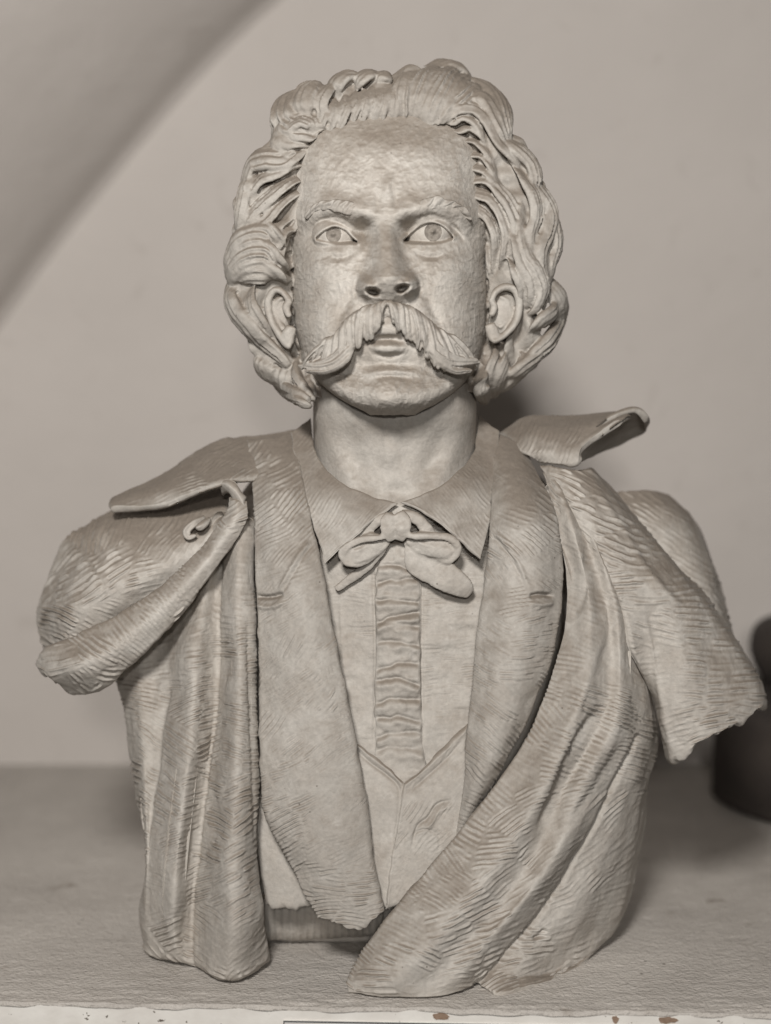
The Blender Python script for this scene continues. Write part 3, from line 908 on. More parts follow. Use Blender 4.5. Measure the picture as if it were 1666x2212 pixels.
hair_bits = [hair_base()]
LOCKS = [
    # (half width in H units, lift start, lift end, [path in H units])
    # left side
    (50, 6, 4, [(420, 455), (340, 515), (245, 505), (175, 530), (142, 620), (140, 720)]),
    (38, 10, 2, [(395, 530), (310, 560), (225, 590), (178, 650), (172, 730)]),
    (42, 10, 4, [(390, 600), (315, 640), (245, 690), (190, 740), (150, 800), (115, 850)]),
    (36, 16, 8, [(385, 660), (310, 720), (255, 775), (205, 800), (190, 760)]),
    (32, 18, 10, [(385, 700), (338, 790), (285, 830), (220, 826), (190, 790)]),
    (46, 14, 8, [(385, 760), (345, 842), (292, 888), (220, 880), (150, 858), (105, 880)]),
    (40, -10, 0, [(200, 560), (150, 620), (130, 720), (115, 800), (105, 860)]),
    (52, 8, 4, [(352, 905), (305, 895), (235, 868), (155, 885), (95, 935), (66, 1010), (62, 1080)]),
    (58, 6, 8, [(352, 985), (310, 980), (235, 962), (150, 985), (95, 1035), (72, 1110)]),
    (46, 0, 4, [(345, 1052), (300, 1050), (235, 1040), (165, 1050), (110, 1080)]),
    (56, -6, 4, [(100, 1075), (72, 1140), (100, 1225), (160, 1300), (230, 1375), (305, 1440), (350, 1490)]),
    (46, 0, 4, [(180, 1095), (165, 1180), (205, 1260), (270, 1335), (330, 1410), (360, 1470)]),
    (36, -14, -10, [(255, 1110), (245, 1200), (285, 1290), (345, 1370), (390, 1430)]),
    (40, -10, 0, [(250, 1425), (215, 1470), (235, 1525), (290, 1560)]),
    (34, 4, 6, [(290, 1440), (250, 1490), (265, 1550), (315, 1570)]),
    (46, 0, 0, [(350, 1440), (318, 1530), (340, 1590), (405, 1625), (450, 1655)]),
    (42, -8, -8, [(410, 1440), (395, 1530), (430, 1595), (470, 1645)]),
    (30, 4, 4, [(265, 1555), (330, 1612), (400, 1655), (455, 1680)]),
    (30, -20, -20, [(440, 1440), (440, 1540), (470, 1620)]),
    (30, 6, 0, [(345, 870), (315, 925), (300, 1000), (306, 1050)]),
    (22, 6, 0, [(318, 905), (292, 960), (290, 1030), (305, 1085)]),
    # right side
    (44, 16, 10, [(1080, 305), (1150, 262), (1228, 272), (1290, 340), (1335, 425), (1400, 500), (1460, 560)]),
    (28, 30, 16, [(1115, 335), (1170, 308), (1232, 340), (1262, 400), (1250, 440)]),
    (26, 34, 20, [(1150, 375), (1205, 362), (1255, 400), (1290, 460)]),
    (27, 30, 16, [(1180, 425), (1240, 430), (1290, 490), (1325, 560)]),
    (27, 30, 16, [(1200, 490), (1262, 500), (1310, 560), (1345, 640)]),
    (30, 30, 14, [(1215, 550), (1275, 570), (1325, 630), (1360, 700)]),
    (40, 24, 8, [(1225, 600), (1290, 610), (1345, 665), (1395, 735), (1422, 820), (1410, 910), (1400, 985)]),
    (42, 26, 12, [(1230, 660), (1300, 690), (1350, 760), (1378, 850), (1368, 940), (1340, 1030)]),
    (36, 30, 18, [(1235, 730), (1295, 785), (1328, 870), (1320, 960), (1310, 1050)]),
    (28, 30, 20, [(1240, 820), (1278, 900), (1290, 980), (1296, 1060)]),
    (44, 0, 0, [(1350, 400), (1420, 460), (1485, 530), (1505, 610), (1480, 690)]),
    (40, 12, 6, [(1390, 510), (1450, 595), (1500, 685), (1512, 780), (1490, 870), (1500, 960), (1545, 1045)]),
    (42, 0, 4, [(1440, 560), (1530, 650), (1580, 760), (1570, 860), (1540, 940), (1550, 1030), (1578, 1110)]),
    (36, -10, 0, [(1500, 600), (1565, 720), (1602, 830), (1610, 920), (1588, 1010), (1582, 1090)]),
    (38, 18, 8, [(1455, 700), (1448, 830), (1468, 940), (1518, 1030), (1540, 1120), (1518, 1200), (1476, 1245)]),
    (36, 24, 6, [(1410, 780), (1418, 890), (1440, 985), (1485, 1065), (1498, 1150), (1470, 1215)]),
    (34, 12, 0, [(1380, 960), (1420, 1040), (1450, 1110), (1440, 1180), (1420, 1240)]),
    (58, -6, 8, [(1570, 1080), (1612, 1165), (1612, 1275), (1565, 1365), (1500, 1430), (1430, 1475)]),
    (42, 0, 14, [(1480, 1340), (1535, 1275), (1585, 1235), (1600, 1190)]),
    (50, 4, 8, [(1575, 1370), (1500, 1445), (1425, 1505), (1360, 1545)]),
    (30, -16, -10, [(1445, 1220), (1405, 1310), (1385, 1390), (1400, 1450)]),
    (46, 0, 4, [(1310, 1380), (1312, 1480), (1292, 1560), (1305, 1625)]),
    (40, 4, 8, [(1385, 1400), (1355, 1500), (1330, 1570), (1310, 1635)]),
    (36, -14, -10, [(1262, 1380), (1250, 1500), (1258, 1600), (1275, 1660)]),
    (38, 6, 10, [(1450, 1420), (1440, 1500), (1385, 1570), (1325, 1605)]),
    (30, 2, 6, [(1500, 1440), (1455, 1515), (1400, 1555)]),
    # top, left of the parting
    (40, 20, 10, [(480, 372), (450, 335), (400, 330), (350, 370), (335, 430)]),
    (44, 16, 6, [(445, 400), (385, 372), (335, 330), (318, 265)]),
    (40, 14, 4, [(415, 440), (355, 420), (305, 385), (295, 325)]),
    (36, 10, 0, [(405, 475), (335, 470), (292, 425), (285, 380)]),
    (58, 0, 0, [(345, 390), (320, 310), (345, 240), (420, 190)]),
    (62, 4, 0, [(415, 340), (405, 260), (440, 195), (505, 165)]),
    (52, 8, -4, [(485, 315), (485, 240), (520, 185), (548, 165)]),
    (30, 26, 20, [(500, 358), (505, 300), (490, 250)]),
    (29, 30, 26, [(545, 350), (560, 285), (560, 225)]),
    (30, 32, 28, [(590, 345), (612, 270), (615, 210)]),
    (30, 34, 28, [(635, 342), (658, 255), (660, 190)]),
    (31, 36, 28, [(680, 338), (700, 245), (702, 175)]),
    (31, 38, 28, [(725, 332), (742, 235), (740, 162)]),
    (31, 38, 28, [(772, 328), (785, 235), (782, 158)]),
    (31, 36, 28, [(820, 320), (830, 230), (826, 158)]),
    (26, 32, 24, [(858, 312), (862, 235), (850, 165)]),
    (48, -20, -10, [(560, 215), (578, 155), (620, 122), (690, 122)]),
    (42, -20, -10, [(660, 185), (690, 135), (730, 112), (775, 118)]),
    (34, -20, -14, [(745, 175), (778, 122), (808, 122), (822, 150)]),
    # top, right of the parting
    (46, 26, 24, [(885, 308), (890, 215), (910, 135), (965, 88)]),
    (50, 30, 26, [(930, 310), (950, 205), (990, 120), (1055, 80)]),
    (50, 30, 24, [(985, 310), (1030, 205), (1080, 120), (1140, 88)]),
    (48, 28, 20, [(1040, 305), (1092, 220), (1145, 145), (1195, 120)]),
    (44, 24, 14, [(1078, 295), (1150, 220), (1212, 172), (1262, 180)]),
    (54, 10, 0, [(1170, 110), (1262, 170), (1330, 245), (1362, 335), (1380, 440)]),
    (48, 18, 4, [(1160, 225), (1240, 215), (1302, 275), (1345, 365), (1372, 460)]),
    (40, -10, 0, [(1000, 75), (1080, 66), (1150, 80), (1205, 130)]),
]
for i, (w, l0, l1, pts) in enumerate(LOCKS):
    a = np.array(pts, float)
    u, v = HU(a[:, 0]), HV(a[:, 1])
    near_hl = dist_poly(u[:1], v[:1], HAIRLINE)[0][0] < 30 and v[0] < 490
    lift = (0.18 if near_hl else 0.3) * np.linspace(l0, l1, len(u)) + (5 if near_hl else 8) * np.sin(np.linspace(0.0, np.pi, len(u)))
    lift[0] -= 12; lift[-1] -= 10
    if near_hl:
        u = np.concatenate([[u[0] - 0.35 * (u[1] - u[0])], u]); v = np.concatenate([[v[0] - 0.35 * (v[1] - v[0])], v])
        lift = np.concatenate([[lift[0]], lift])
    P = W(u, v, Yd(hair_depth(u, v, lift)))
    wm = w * 0.4564 * PX
    o = tuft("lock", P - bust_inv, bust, wm * 1.32, h=wm * (0.55 if near_hl else 0.74), grooves=3.4 + (i % 3) * 0.8, seed=i + 1, nrm=lambda C: hair_n(C + bust_inv), gdepth=0.38 if near_hl else 0.25, na=44, taper=(0.62, 0.10), root=0.3)
    hair_bits.append(o)
hair = fuse(hair_bits, "hair", bust, 0.0011, 1, 5, 0.8, CLAY_HAIR)

# ---- moustache
mst = bust
mbits = []
def mous(side):
    if side < 0:
        top = curve_pts([(836, 650), (794, 652), (752, 680), (728, 724), (700, 760), (650, 788)], 60)
        bot = curve_pts([(832, 690), (808, 728), (778, 748), (750, 772), (725, 796), (650, 796)], 60)
    else:
        top = curve_pts([(838, 650), (876, 650), (914, 672), (944, 710), (966, 745), (1034, 772)], 60)
        bot = curve_pts([(840, 692), (874, 728), (908, 754), (936, 784), (968, 798), (1034, 786)], 60)
    n = 22
    for k in range(n):
        f = k / (n - 1)
        i0 = int(f * 0.62 * 59); i1 = int((0.06 + 0.94 * f) * 59)
        a, b = top[i0], bot[i1]
        if k > n - 5:
            a = top[int((0.62 + 0.06 * (k - n + 5)) * 59)] if False else top[i0]
        m1 = a * 0.66 + b * 0.34 + np.array([side * 6.0, -7])
        m2 = a * 0.30 + b * 0.70 + np.array([side * 5.0, -4])
        a = a * 0.88 + b * 0.12
        P2 = np.array([a, m1, m2, b])
        x = np.abs(P2[:, 0] - 838) / 200
        base = 62 - 95 * np.clip(x, 0, 1) ** 2.0
        lift = np.array([-8, 12, 17, 11]) * (1 - 0.35 * f) + (k % 2) * 2.5
        rg = np.random.RandomState(500 + k + (60 if side > 0 else 0))
        P2[-1] += rg.uniform(-5, 5, 2); P2[1:3] += rg.uniform(-2.5, 2.5, (2, 2))
        mbits.append(tuft("tuft", W(P2[:, 0], P2[:, 1], Yd(base + lift + rg.uniform(-3, 4))) - bust_inv, mst, (5.6 + 2.0 * rg.rand()) * PX, h=10 * PX, grooves=1.6, seed=300 + k + (50 if side > 0 else 0), na=16, taper=(0.7, 0.4), gdepth=0.28))
    tips = [[(770, 704), (735, 756), (700, 782), (655, 788)], [(778, 718), (742, 768), (704, 790), (646, 790)], [(772, 738), (744, 780), (706, 801), (662, 802)]] if side < 0 else \
           [[(912, 694), (946, 748), (985, 774), (1030, 778)], [(908, 712), (940, 764), (985, 785), (1036, 782)], [(915, 734), (944, 776), (980, 800), (1018, 800)]]
    for k, tpts in enumerate(tips):
        P2 = np.array(tpts, float)
        x = np.abs(P2[:, 0] - 838) / 200
        mbits.append(tuft("tuft", W(P2[:, 0], P2[:, 1], Yd(62 - 100 * x ** 2 + np.array([8, 20, 18, 18]))) - bust_inv, mst, 8 * PX, h=8 * PX, grooves=1.8, seed=400 + k, na=18, taper=(0.3, 0.5), gdepth=0.25))
    # body under the strands
    c = curve_pts([(836, 668), (800, 690), (768, 722), (738, 760), (700, 785), (662, 792)] if side < 0 else [(838, 668), (874, 688), (908, 716), (938, 752), (972, 778), (1022, 782)], 8)
    x = np.abs(c[:, 0] - 838) / 200
    mbits.append(tuft("core", W(c[:, 0], c[:, 1], Yd(60 - 95 * x ** 2 + 2)) - bust_inv, mst, 19 * PX, h=13 * PX, grooves=4, seed=77, taper=(0.8, 0.3), gdepth=0.08))
mous(-1); mous(1)
tag(fuse(mbits, "moustache", bust, 0.0007, 0, 9, 0.7), label="thick drooping moustache with combed strands")

# ---- eyebrows
def brow(pts, dd, seed):
    c = curve_pts(pts, 15)
    x = np.abs(c[:, 0] - 838) / 226
    d = -240 + 236 * np.maximum(1 - x ** 2.4, 0) ** (1 / 2.4) + dd
    tuft("eyebrow", W(c[:, 0], c[:, 1], Yd(d)) - bust_inv, bust, 12 * PX, h=5.2 * PX, grooves=1.3, seed=seed, na=30, taper=(0.3, 0.3), gdepth=0.12, step=0.0006, cross=(9, 0.45, 0.30), ragg=0.32)
brow([(786, 460), (770, 454), (752, 449), (732, 445), (708, 443), (682, 449), (660, 471)], 7, 10)
brow([(876, 456), (890, 452), (908, 446), (935, 439), (965, 440), (995, 451), (1018, 475)], 7, 70)

# ---- ears
def ear(side):
    e = bust; eb = []
    if side > 0:
        hel = [(1062, 650), (1072, 630), (1092, 620), (1113, 628), (1122, 655), (1117, 688), (1102, 712), (1080, 730), (1064, 736)]
        ant = [(1078, 640), (1094, 650), (1100, 672), (1094, 694), (1078, 708)]
        cen, tra, lob = (1088, 676), [(1060, 648), (1068, 662), (1062, 682)], [(1058, 700), (1066, 722), (1070, 735)]
        rx, rz = 30, 54
    else:
        hel = [(626, 650), (612, 632), (596, 626), (583, 640), (579, 662), (585, 688), (599, 716), (616, 742), (628, 750)]
        ant = [(612, 642), (599, 652), (595, 674), (604, 698), (616, 712)]
        cen, tra, lob = (604, 680), [(627, 650), (618, 664), (625, 684)], [(630, 706), (622, 728), (624, 744)]
        rx, rz = 24, 54
    k = 1.33 / FPX
    def dd(p, extra=0):
        p = np.asarray(p, float)
        out_ = np.abs(p[:, 0] - 842) - 212
        return W(p[:, 0], p[:, 1], -0.014 + 0.00012 * out_ - extra * PX) - bust_inv
    # plate
    a = np.linspace(0, 2 * np.pi, 40, endpoint=False); b = np.linspace(-1.5, 1.5, 24)
    A, B = np.meshgrid(a, b)
    c = W(cen[0], cen[1], -0.002) - bust_inv
    P = np.stack([c[0] + rx * k * np.cos(B) * np.cos(A), c[1] + 0.010 * np.sin(B) + side * 0.12 * rx * k * np.cos(B) * np.cos(A), c[2] + rz * k * np.cos(B) * np.sin(A)], -1)
    k = np.arange(40); c0 = 960
    tri = np.concatenate([np.stack([np.full(40, c0), k, (k + 1) % 40], -1), np.stack([np.full(40, c0 + 1), 920 + (k + 1) % 40, 920 + k], -1)])
    eb.append(mesh_np("concha", np.concatenate([P.reshape(-1, 3), P[:1].mean(1), P[-1:].mean(1)]), grid_quads(24, 40, wrap=True, flip=True), CLAY, e, tris=tri))
    eb.append(tuft("helix", dd(hel, 10), e, 8.5 * PX, h=10 * PX, grooves=0.6, seed=5, taper=(0.8, 0.9), gdepth=0.05))
    eb.append(tuft("antihelix", dd(ant, -4), e, 8 * PX, h=9 * PX, grooves=0.6, seed=6, taper=(0.7, 0.7), gdepth=0.05))
    eb.append(tuft("tragus", dd(tra, 10), e, 8 * PX, h=9 * PX, grooves=0.5, seed=7, taper=(0.7, 0.7), gdepth=0.05))
    eb.append(tuft("lobe", dd(lob, 6), e, 14 * PX, h=11 * PX, grooves=0.5, seed=8, taper=(0.8, 0.8), gdepth=0.05))
    fuse(eb, "ear", bust, 0.0009, 4, 3, 0.6)
ear(1); ear(-1)

# ---- torso core (fills the inside and the back)
def core():
    rows = np.array([  # v, ul, ur, Yf, Yb
        (2040, 375, 1130, 0.012, 0.19), (1960, 375, 1230, 0.014, 0.20), (1850, 375, 1290, 0.016, 0.20), (1700, 365, 1320, 0.014, 0.20), (1500, 345, 1330, 0.014, 0.20),
        (1300, 390, 1300, 0.014, 0.19), (1150, 480, 1230, 0.025, 0.18), (1060, 540, 1180, 0.042, 0.16), (1000, 580, 1120, 0.052, 0.15), (960, 620, 1080, 0.06, 0.14)], float)
    ny, nt = 150, 200
    Rr = cr(rows, ny)
    a = np.linspace(0, 2 * np.pi, nt, endpoint=False)
    n = 2.6
    xs_ = np.sign(np.sin(a)) * np.abs(np.sin(a)) ** (2 / n); zs_ = np.sign(-np.cos(a)) * np.abs(np.cos(a)) ** (2 / n)
    ucen = (Rr[:, 1] + Rr[:, 2]) / 2; hw = (Rr[:, 2] - Rr[:, 1]) / 2
    Yc = (Rr[:, 3] + Rr[:, 4]) / 2; Yr = (Rr[:, 4] - Rr[:, 3]) / 2
    Y = Yc[:, None] + Yr[:, None] * zs_
    scale = (1.3 + Yc) / FPX
    X = ((ucen - CU) * scale)[:, None] + (hw * scale)[:, None] * xs_
    Z = W(np.full(ny, CU), Rr[:, 0], Rr[:, 3])[:, 2]
    Z = Z - Z[0] + 0.0
    P = np.stack([X, Y, np.repeat(Z[:, None], nt, 1)], -1)
    out_ = np.stack([xs_, zs_, 0 * xs_], -1)[None]
    back = np.clip(zs_, 0, 1)
    P = P + out_ * (0.008 * back * np.cos(a * 9 + 1.0) + clay(P, 4) + 0.0011 * np.cos(a * 170) * np.clip(-zs_, 0, 1) * (Z < 0.05)[:, None])[..., None]
    V = P.reshape(-1, 3)
    c0 = len(V)
    V = np.concatenate([V, P[0].mean(0, keepdims=True), P[-1].mean(0, keepdims=True)])
    k = np.arange(nt); b = (ny - 1) * nt
    t = np.concatenate([np.stack([np.full(nt, c0), k, (k + 1) % nt], -1), np.stack([np.full(nt, c0 + 1), b + (k + 1) % nt, b + k], -1)])
    return mesh_np("torso_core", V - bust_inv, grid_quads(ny, nt, wrap=True, flip=True), CLAY, bust, tris=t)


core()


def bpatch(name, rows, **kw):
    o = patch(name, rows, None, **kw)
    me = o.data
    co = np.empty(len(me.vertices) * 3, np.float32)
    me.vertices.foreach_get("co", co)
    co = co.reshape(-1, 3) - bust_inv.astype(np.float32)
    me.vertices.foreach_set("co", co.ravel())
    o.parent = kw.get('par') or bust
    return o


# ---- shirt front
def shirt_detail(u, v):
    d = line_dent(u, v, [(806, 1190), (810, 1400), (808, 1640)], 4, -0.0022) + line_dent(u, v, [(914, 1190), (912, 1400), (914, 1620)], 4, -0.0020)
    d += line_dent(u, v, [(735, 1290), (742, 1420), (768, 1600)], 4, 0.0008)
    d += comb(u, v, 0, 10, 0.0004, 5, (60, 40), 10, cover=0.6)
    d += 0.0012 * noise2(u * 0.35, v, 22, 6)
    return d
sh = bpatch("shirt_front", [
    [(680, 1085, -.015), (770, 1095, -.035), (860, 1100, -.043), (950, 1095, -.035), (1060, 1085, -.015)],
    [(690, 1200, -.035), (770, 1200, -.046), (860, 1200, -.052), (950, 1200, -.046), (1060, 1200, -.035)],
    [(705, 1350, -.042), (780, 1350, -.051), (860, 1350, -.056), (950, 1350, -.051), (1050, 1350, -.042)],
    [(725, 1500, -.046), (790, 1500, -.053), (862, 1500, -.058), (945, 1500, -.053), (1030, 1500, -.046)],
    [(750, 1740, -.050), (800, 1740, -.056), (870, 1740, -.060), (940, 1740, -.056), (1020, 1740, -.050)]], detail=shirt_detail, lump=0.7, seed=21)


def placket_detail(u, v):
    d = 0 * u
    for k, (vv, s, a) in enumerate([(1228, 6, .9), (1258, -8, 1.0), (1302, 4, 1.3), (1336, -12, 1.5), (1352, 6, .7), (1392, 2, .9), (1440, -6, 1.0), (1474, 8, 1.1), (1516, -4, 1.1), (1556, 5, 1.2), (1590, -5, .9), (1622, 3, .8)]):
        c = vv + s * (u - 860) / 52 + 5 * noise2(u, v * 0 + k * 37, 20, 31) - 6 * (1 - ((u - 860) / 52) ** 2)
        d = d - a * 0.0020 * np.exp(-((v - c) / 4.5) ** 2) * sm(-0.9, 0.1, noise2(u, v * 0 + k * 91, 34, 32)) + a * 0.0016 * np.exp(-((v - c - 13) / 10.0) ** 2)
    return d + 0.0009 * noise2(u, v, 13, 33) + 0.0012 * noise2(u * 0.6, v, 24, 34)
bpatch("shirt_placket", [
    [(824, 1172, -.0535), (860, 1170, -.0555), (896, 1172, -.0535)],
    [(810, 1260, -.0555), (860, 1260, -.0595), (908, 1260, -.0555)],
    [(812, 1400, -.0580), (861, 1400, -.0620), (910, 1400, -.0580)],
    [(808, 1540, -.0595), (862, 1540, -.0640), (912, 1540, -.0595)],
    [(808, 1700, -.0600), (868, 1710, -.0645), (925, 1700, -.0600)]], th=0.005, detail=placket_detail, lump=0.7, seed=22)

# ---- shirt collar
def col_detail(sgn):
    return lambda u, v: comb(u, v, 55 * sgn, 8, 0.00022, 8, (80, 80), 10, cover=0.8)
bpatch("shirt_collar", mat=CLAY_COAT, rows=[
    [(672, 900, .040), (680, 972, -.002), (730, 1036, -.036), (795, 1066, -.049), (858, 1083, -.0565)],
    [(652, 915, .030), (662, 990, -.006), (700, 1062, -.042), (742, 1112, -.055), (784, 1142, -.064)],
    [(628, 930, .020), (640, 1000, -.008), (660, 1082, -.036), (682, 1152, -.050), (702, 1216, -.060)]], th=0.0035, detail=col_detail(1), lump=0.5, seed=23)
bpatch("shirt_collar", mat=CLAY_COAT, rows=[
    [(1037, 893, .040), (1024, 972, -.002), (985, 1022, -.036), (930, 1059, -.049), (868, 1083, -.0565)],
    [(1052, 910, .030), (1046, 990, -.006), (1020, 1052, -.042), (986, 1098, -.055), (948, 1128, -.064)],
    [(1078, 930, .020), (1072, 1000, -.008), (1064, 1082, -.036), (1054, 1152, -.050), (1040, 1210, -.060)]], th=0.0035, detail=col_detail(-1), lump=0.5, seed=24)

# ---- bow tie
tie = bust
tbits = []
def ribbon(name, pts, w, h=None, g=1.0, gd=0.12, tp=(0.8, 0.8), seed=1):
    pts = [(858 + (u - 858) * 0.93, 1160 + (v - 1160) * 0.93, Y) for u, v, Y in pts]
    tbits.append(tuft(name, px(pts) - bust_inv + np.array([0, 0.0065, 0]), tie, w * PX, h=(h or w * 0.5) * PX, grooves=g, seed=seed, taper=tp, gdepth=gd, na=22))
ribbon("band", [(850, 1112, -.067), (818, 1122, -.066), (790, 1142, -.064), (762, 1168, -.060)], 13, 6, 1.2)
ribbon("band", [(868, 1108, -.067), (900, 1116, -.066), (925, 1140, -.064), (945, 1168, -.060)], 13, 6, 1.2, seed=2)
ribbon("loop", [(842, 1158, -.072), (812, 1164, -.074), (775, 1168, -.074), (744, 1182, -.073), (730, 1202, -.071), (742, 1220, -.070), (772, 1222, -.069), (804, 1204, -.068), (838, 1172, -.068)], 9, 5, 1.2, seed=3)
ribbon("loop_inner", [(836, 1166, -.067), (800, 1180, -.067), (770, 1193, -.069), (742, 1202, -.068)], 27, 11, 2.2, seed=4, tp=(0.4, 0.8))
ribbon("loop", [(872, 1156, -.072), (905, 1160, -.074), (945, 1159, -.074), (982, 1164, -.073), (999, 1182, -.072), (995, 1204, -.070), (974, 1217, -.069), (940, 1202, -.068), (882, 1172, -.068)], 8.5, 5, 1.2, seed=5)
ribbon("loop_inner", [(880, 1166, -.067), (915, 1176, -.067), (950, 1185, -.069), (986, 1192, -.068)], 25, 11, 2.4, seed=6, tp=(0.4, 0.8))
ribbon("tail", [(874, 1172, -.067), (892, 1196, -.067), (915, 1222, -.066), (945, 1238, -.067), (978, 1258, -.068), (1008, 1278, -.065), (1030, 1296, -.060)], 34, 8, 1.0, 0.04, (0.12, 0.2), seed=7)
ribbon("tail", [(840, 1172, -.066), (812, 1202, -.065), (775, 1240, -.062), (715, 1284, -.056)], 12, 5, 1.0, 0.1, (0.5, 0.7), seed=8)
ribbon("knot", [(846, 1108, -.072), (838, 1124, -.072), (838, 1146, -.073), (848, 1168, -.070)], 18, 6, 0.8, 0.1, (0.8, 0.7), seed=9)
ribbon("knot", [(860, 1106, -.072), (870, 1124, -.072), (870, 1146, -.073), (860, 1168, -.070)], 18, 6, 0.8, 0.1, (0.8, 0.7), seed=10)

fuse(tbits, "bow_tie", bust, 0.0010, 3, 12, 1.0)

# ---- waistcoat
wl = bpatch("waistcoat_front", [
    [(752, 1586, -.060), (800, 1628, -.063), (838, 1656, -.066), (873, 1692, -.068)],
    [(768, 1680, -.063), (800, 1705, -.066), (835, 1735, -.069), (868, 1762, -.071)],
    [(788, 1790, -.065), (810, 1805, -.068), (833, 1825, -.071), (853, 1845, -.073)],
    [(795, 1955, -.066), (812, 1958, -.069), (828, 1962, -.072), (842, 1968, -.074)]], th=0.005, lump=0.6, seed=25,
    detail=lambda u, v: line_dent(u, v, [(752, 1590), (800, 1632), (838, 1660), (870, 1695)], 7, 0.0016, False) + line_dent(u, v, [(752, 1604), (800, 1648), (838, 1676), (862, 1705), (858, 1780), (842, 1860)], 4, -0.0012))
wr = bpatch("waistcoat_front", [
    [(873, 1692, -.070), (912, 1660, -.068), (952, 1622, -.066), (1012, 1562, -.060)],
    [(860, 1770, -.074), (900, 1752, -.072), (946, 1732, -.069), (1012, 1690, -.064)],
    [(846, 1850, -.076), (882, 1850, -.075), (932, 1832, -.072), (1012, 1792, -.066)],
    [(832, 1968, -.077), (862, 1955, -.076), (905, 1930, -.073), (965, 1905, -.068)]], th=0.006, lump=0.6, seed=26,
    detail=lambda u, v: line_dent(u, v, [(873, 1696), (912, 1666), (952, 1628), (1006, 1572)], 7, 0.0014, False) + line_dent(u, v, [(884, 1712), (920, 1680), (960, 1644), (1006, 1596)], 4, -0.0012)
    + line_dent(u, v, [(872, 1700), (860, 1775), (844, 1860), (836, 1950)], 5, 0.0012, False)
    + line_dent(u, v, [(980, 1728), (946, 1738), (925, 1766), (900, 1790), (888, 1850)], 4, -0.0018) + line_dent(u, v, [(978, 1740), (950, 1752), (934, 1776), (910, 1800)], 5, 0.0014)
    + line_dent(u, v, [(895, 1830), (900, 1800), (925, 1792), (950, 1812), (945, 1850)], 3, -0.0011) + comb(u, v, 50, 10, 0.0003, 9, (70, 50), 12, cover=0.6))

# ---- jacket, viewer's left
jl_ang = lambda u, v: 34 - 30 * sm(1750, 1960, v) + 18 * noise2(u, v, 170, 40)
bpatch("jacket_front", mat=CLAY_COAT, rows=[
    [(528, 945, .035), (562, 938, 0.0250), (602, 932, 0.0290), (642, 922, .044)],
    [(540, 1050, -.010), (582, 1050, -0.0270), (622, 1040, -0.0290), (656, 1020, -.018)],
    [(543, 1180, -.036), (592, 1180, -0.0570), (642, 1180, -0.0650), (694, 1190, -.061)],
    [(548, 1340, -.052), (610, 1340, -0.0720), (670, 1340, -0.0780), (724, 1345, -.070)],
    [(552, 1540, -.061), (622, 1540, -0.0800), (692, 1540, -0.0850), (762, 1540, -.077)],
    [(557, 1720, -.067), (632, 1720, -0.0850), (712, 1720, -0.0900), (796, 1720, -.082)],
    [(578, 1790, -.070), (650, 1815, -0.0870), (732, 1840, -0.0930), (813, 1850, -.085)],
    [(632, 1895, -.073), (700, 1925, -0.0880), (762, 1930, -0.0930), (827, 1930, -.086)],
    [(690, 1992, -.075), (730, 2002, -0.0880), (776, 2010, -0.0900), (834, 1968, -.086)]], th=0.015, rim=0.008, lump=1.0, seed=27, ragged=('bottom', 0.004, 0.01),
    detail=lambda u, v: comb(u, v, jl_ang, 10, 0.0008, 41, (70, 55), 22, cover=0.85)
    + line_dent(u, v, [(548, 1288), (580, 1290), (616, 1282)], 4.5, -0.0042) + line_dent(u, v, [(548, 1306), (585, 1312), (618, 1296)], 6, 0.0022)
    + line_dent(u, v, [(598, 1284), (626, 1236), (648, 1196), (672, 1166)], 5, 0.0018) + line_dent(u, v, [(606, 1288), (634, 1240), (656, 1202), (680, 1172)], 4, -0.0010)
    + line_dent(u, v, [(700, 1190), (735, 1360), (772, 1560), (806, 1740), (832, 1930)], 9, 0.0010, False))
# ---- jacket, viewer's right
jr_ang = lambda u, v: np.where(v < 1300, -38, -8) + np.where(v > 1450, -22, 0) + 22 * noise2(u, v, 150, 42)
bpatch("jacket_front", mat=CLAY_COAT, rows=[
    [(1042, 922, .040), (1080, 930, 0.0300), (1112, 946, 0.0250), (1142, 972, .024)],
    [(1058, 1020, -.012), (1096, 1030, -0.0330), (1142, 1040, -0.0330), (1182, 1050, -.012)],
    [(1052, 1130, -.047), (1102, 1130, -0.0670), (1162, 1130, -0.0680), (1214, 1130, -.044)],
    [(1040, 1230, -.058), (1102, 1240, -0.0780), (1167, 1250, -0.0780), (1227, 1250, -.054)],
    [(1020, 1400, -.066), (1082, 1410, -0.0880), (1147, 1410, -0.0880), (1206, 1400, -.064)],
    [(1003, 1570, -.071), (1052, 1570, -0.0900), (1102, 1565, -0.0900), (1152, 1550, -.071)],
    [(993, 1700, -.074), (1025, 1692, -0.0880), (1055, 1682, -0.0880), (1086, 1665, -.074)],
    [(978, 1832, -.064), (984, 1826, -.066), (992, 1820, -.066), (1002, 1812, -.064)]], th=0.015, rim=0.008, lump=1.0, seed=28,
    detail=lambda u, v: comb(u, v, jr_ang, 10.5, 0.0008, 43, (80, 55), 18, cover=0.8)
    + line_dent(u, v, [(1142, 1288), (1170, 1284), (1202, 1288)], 4.5, -0.0044) + line_dent(u, v, [(1140, 1304), (1172, 1306), (1202, 1302)], 6, 0.0018)
    + line_dent(u, v, [(1068, 1150), (1092, 1170), (1120, 1215), (1146, 1276)], 5, 0.0017) + line_dent(u, v, [(1060, 1158), (1084, 1178), (1112, 1222), (1138, 1280)], 4, -0.0010))

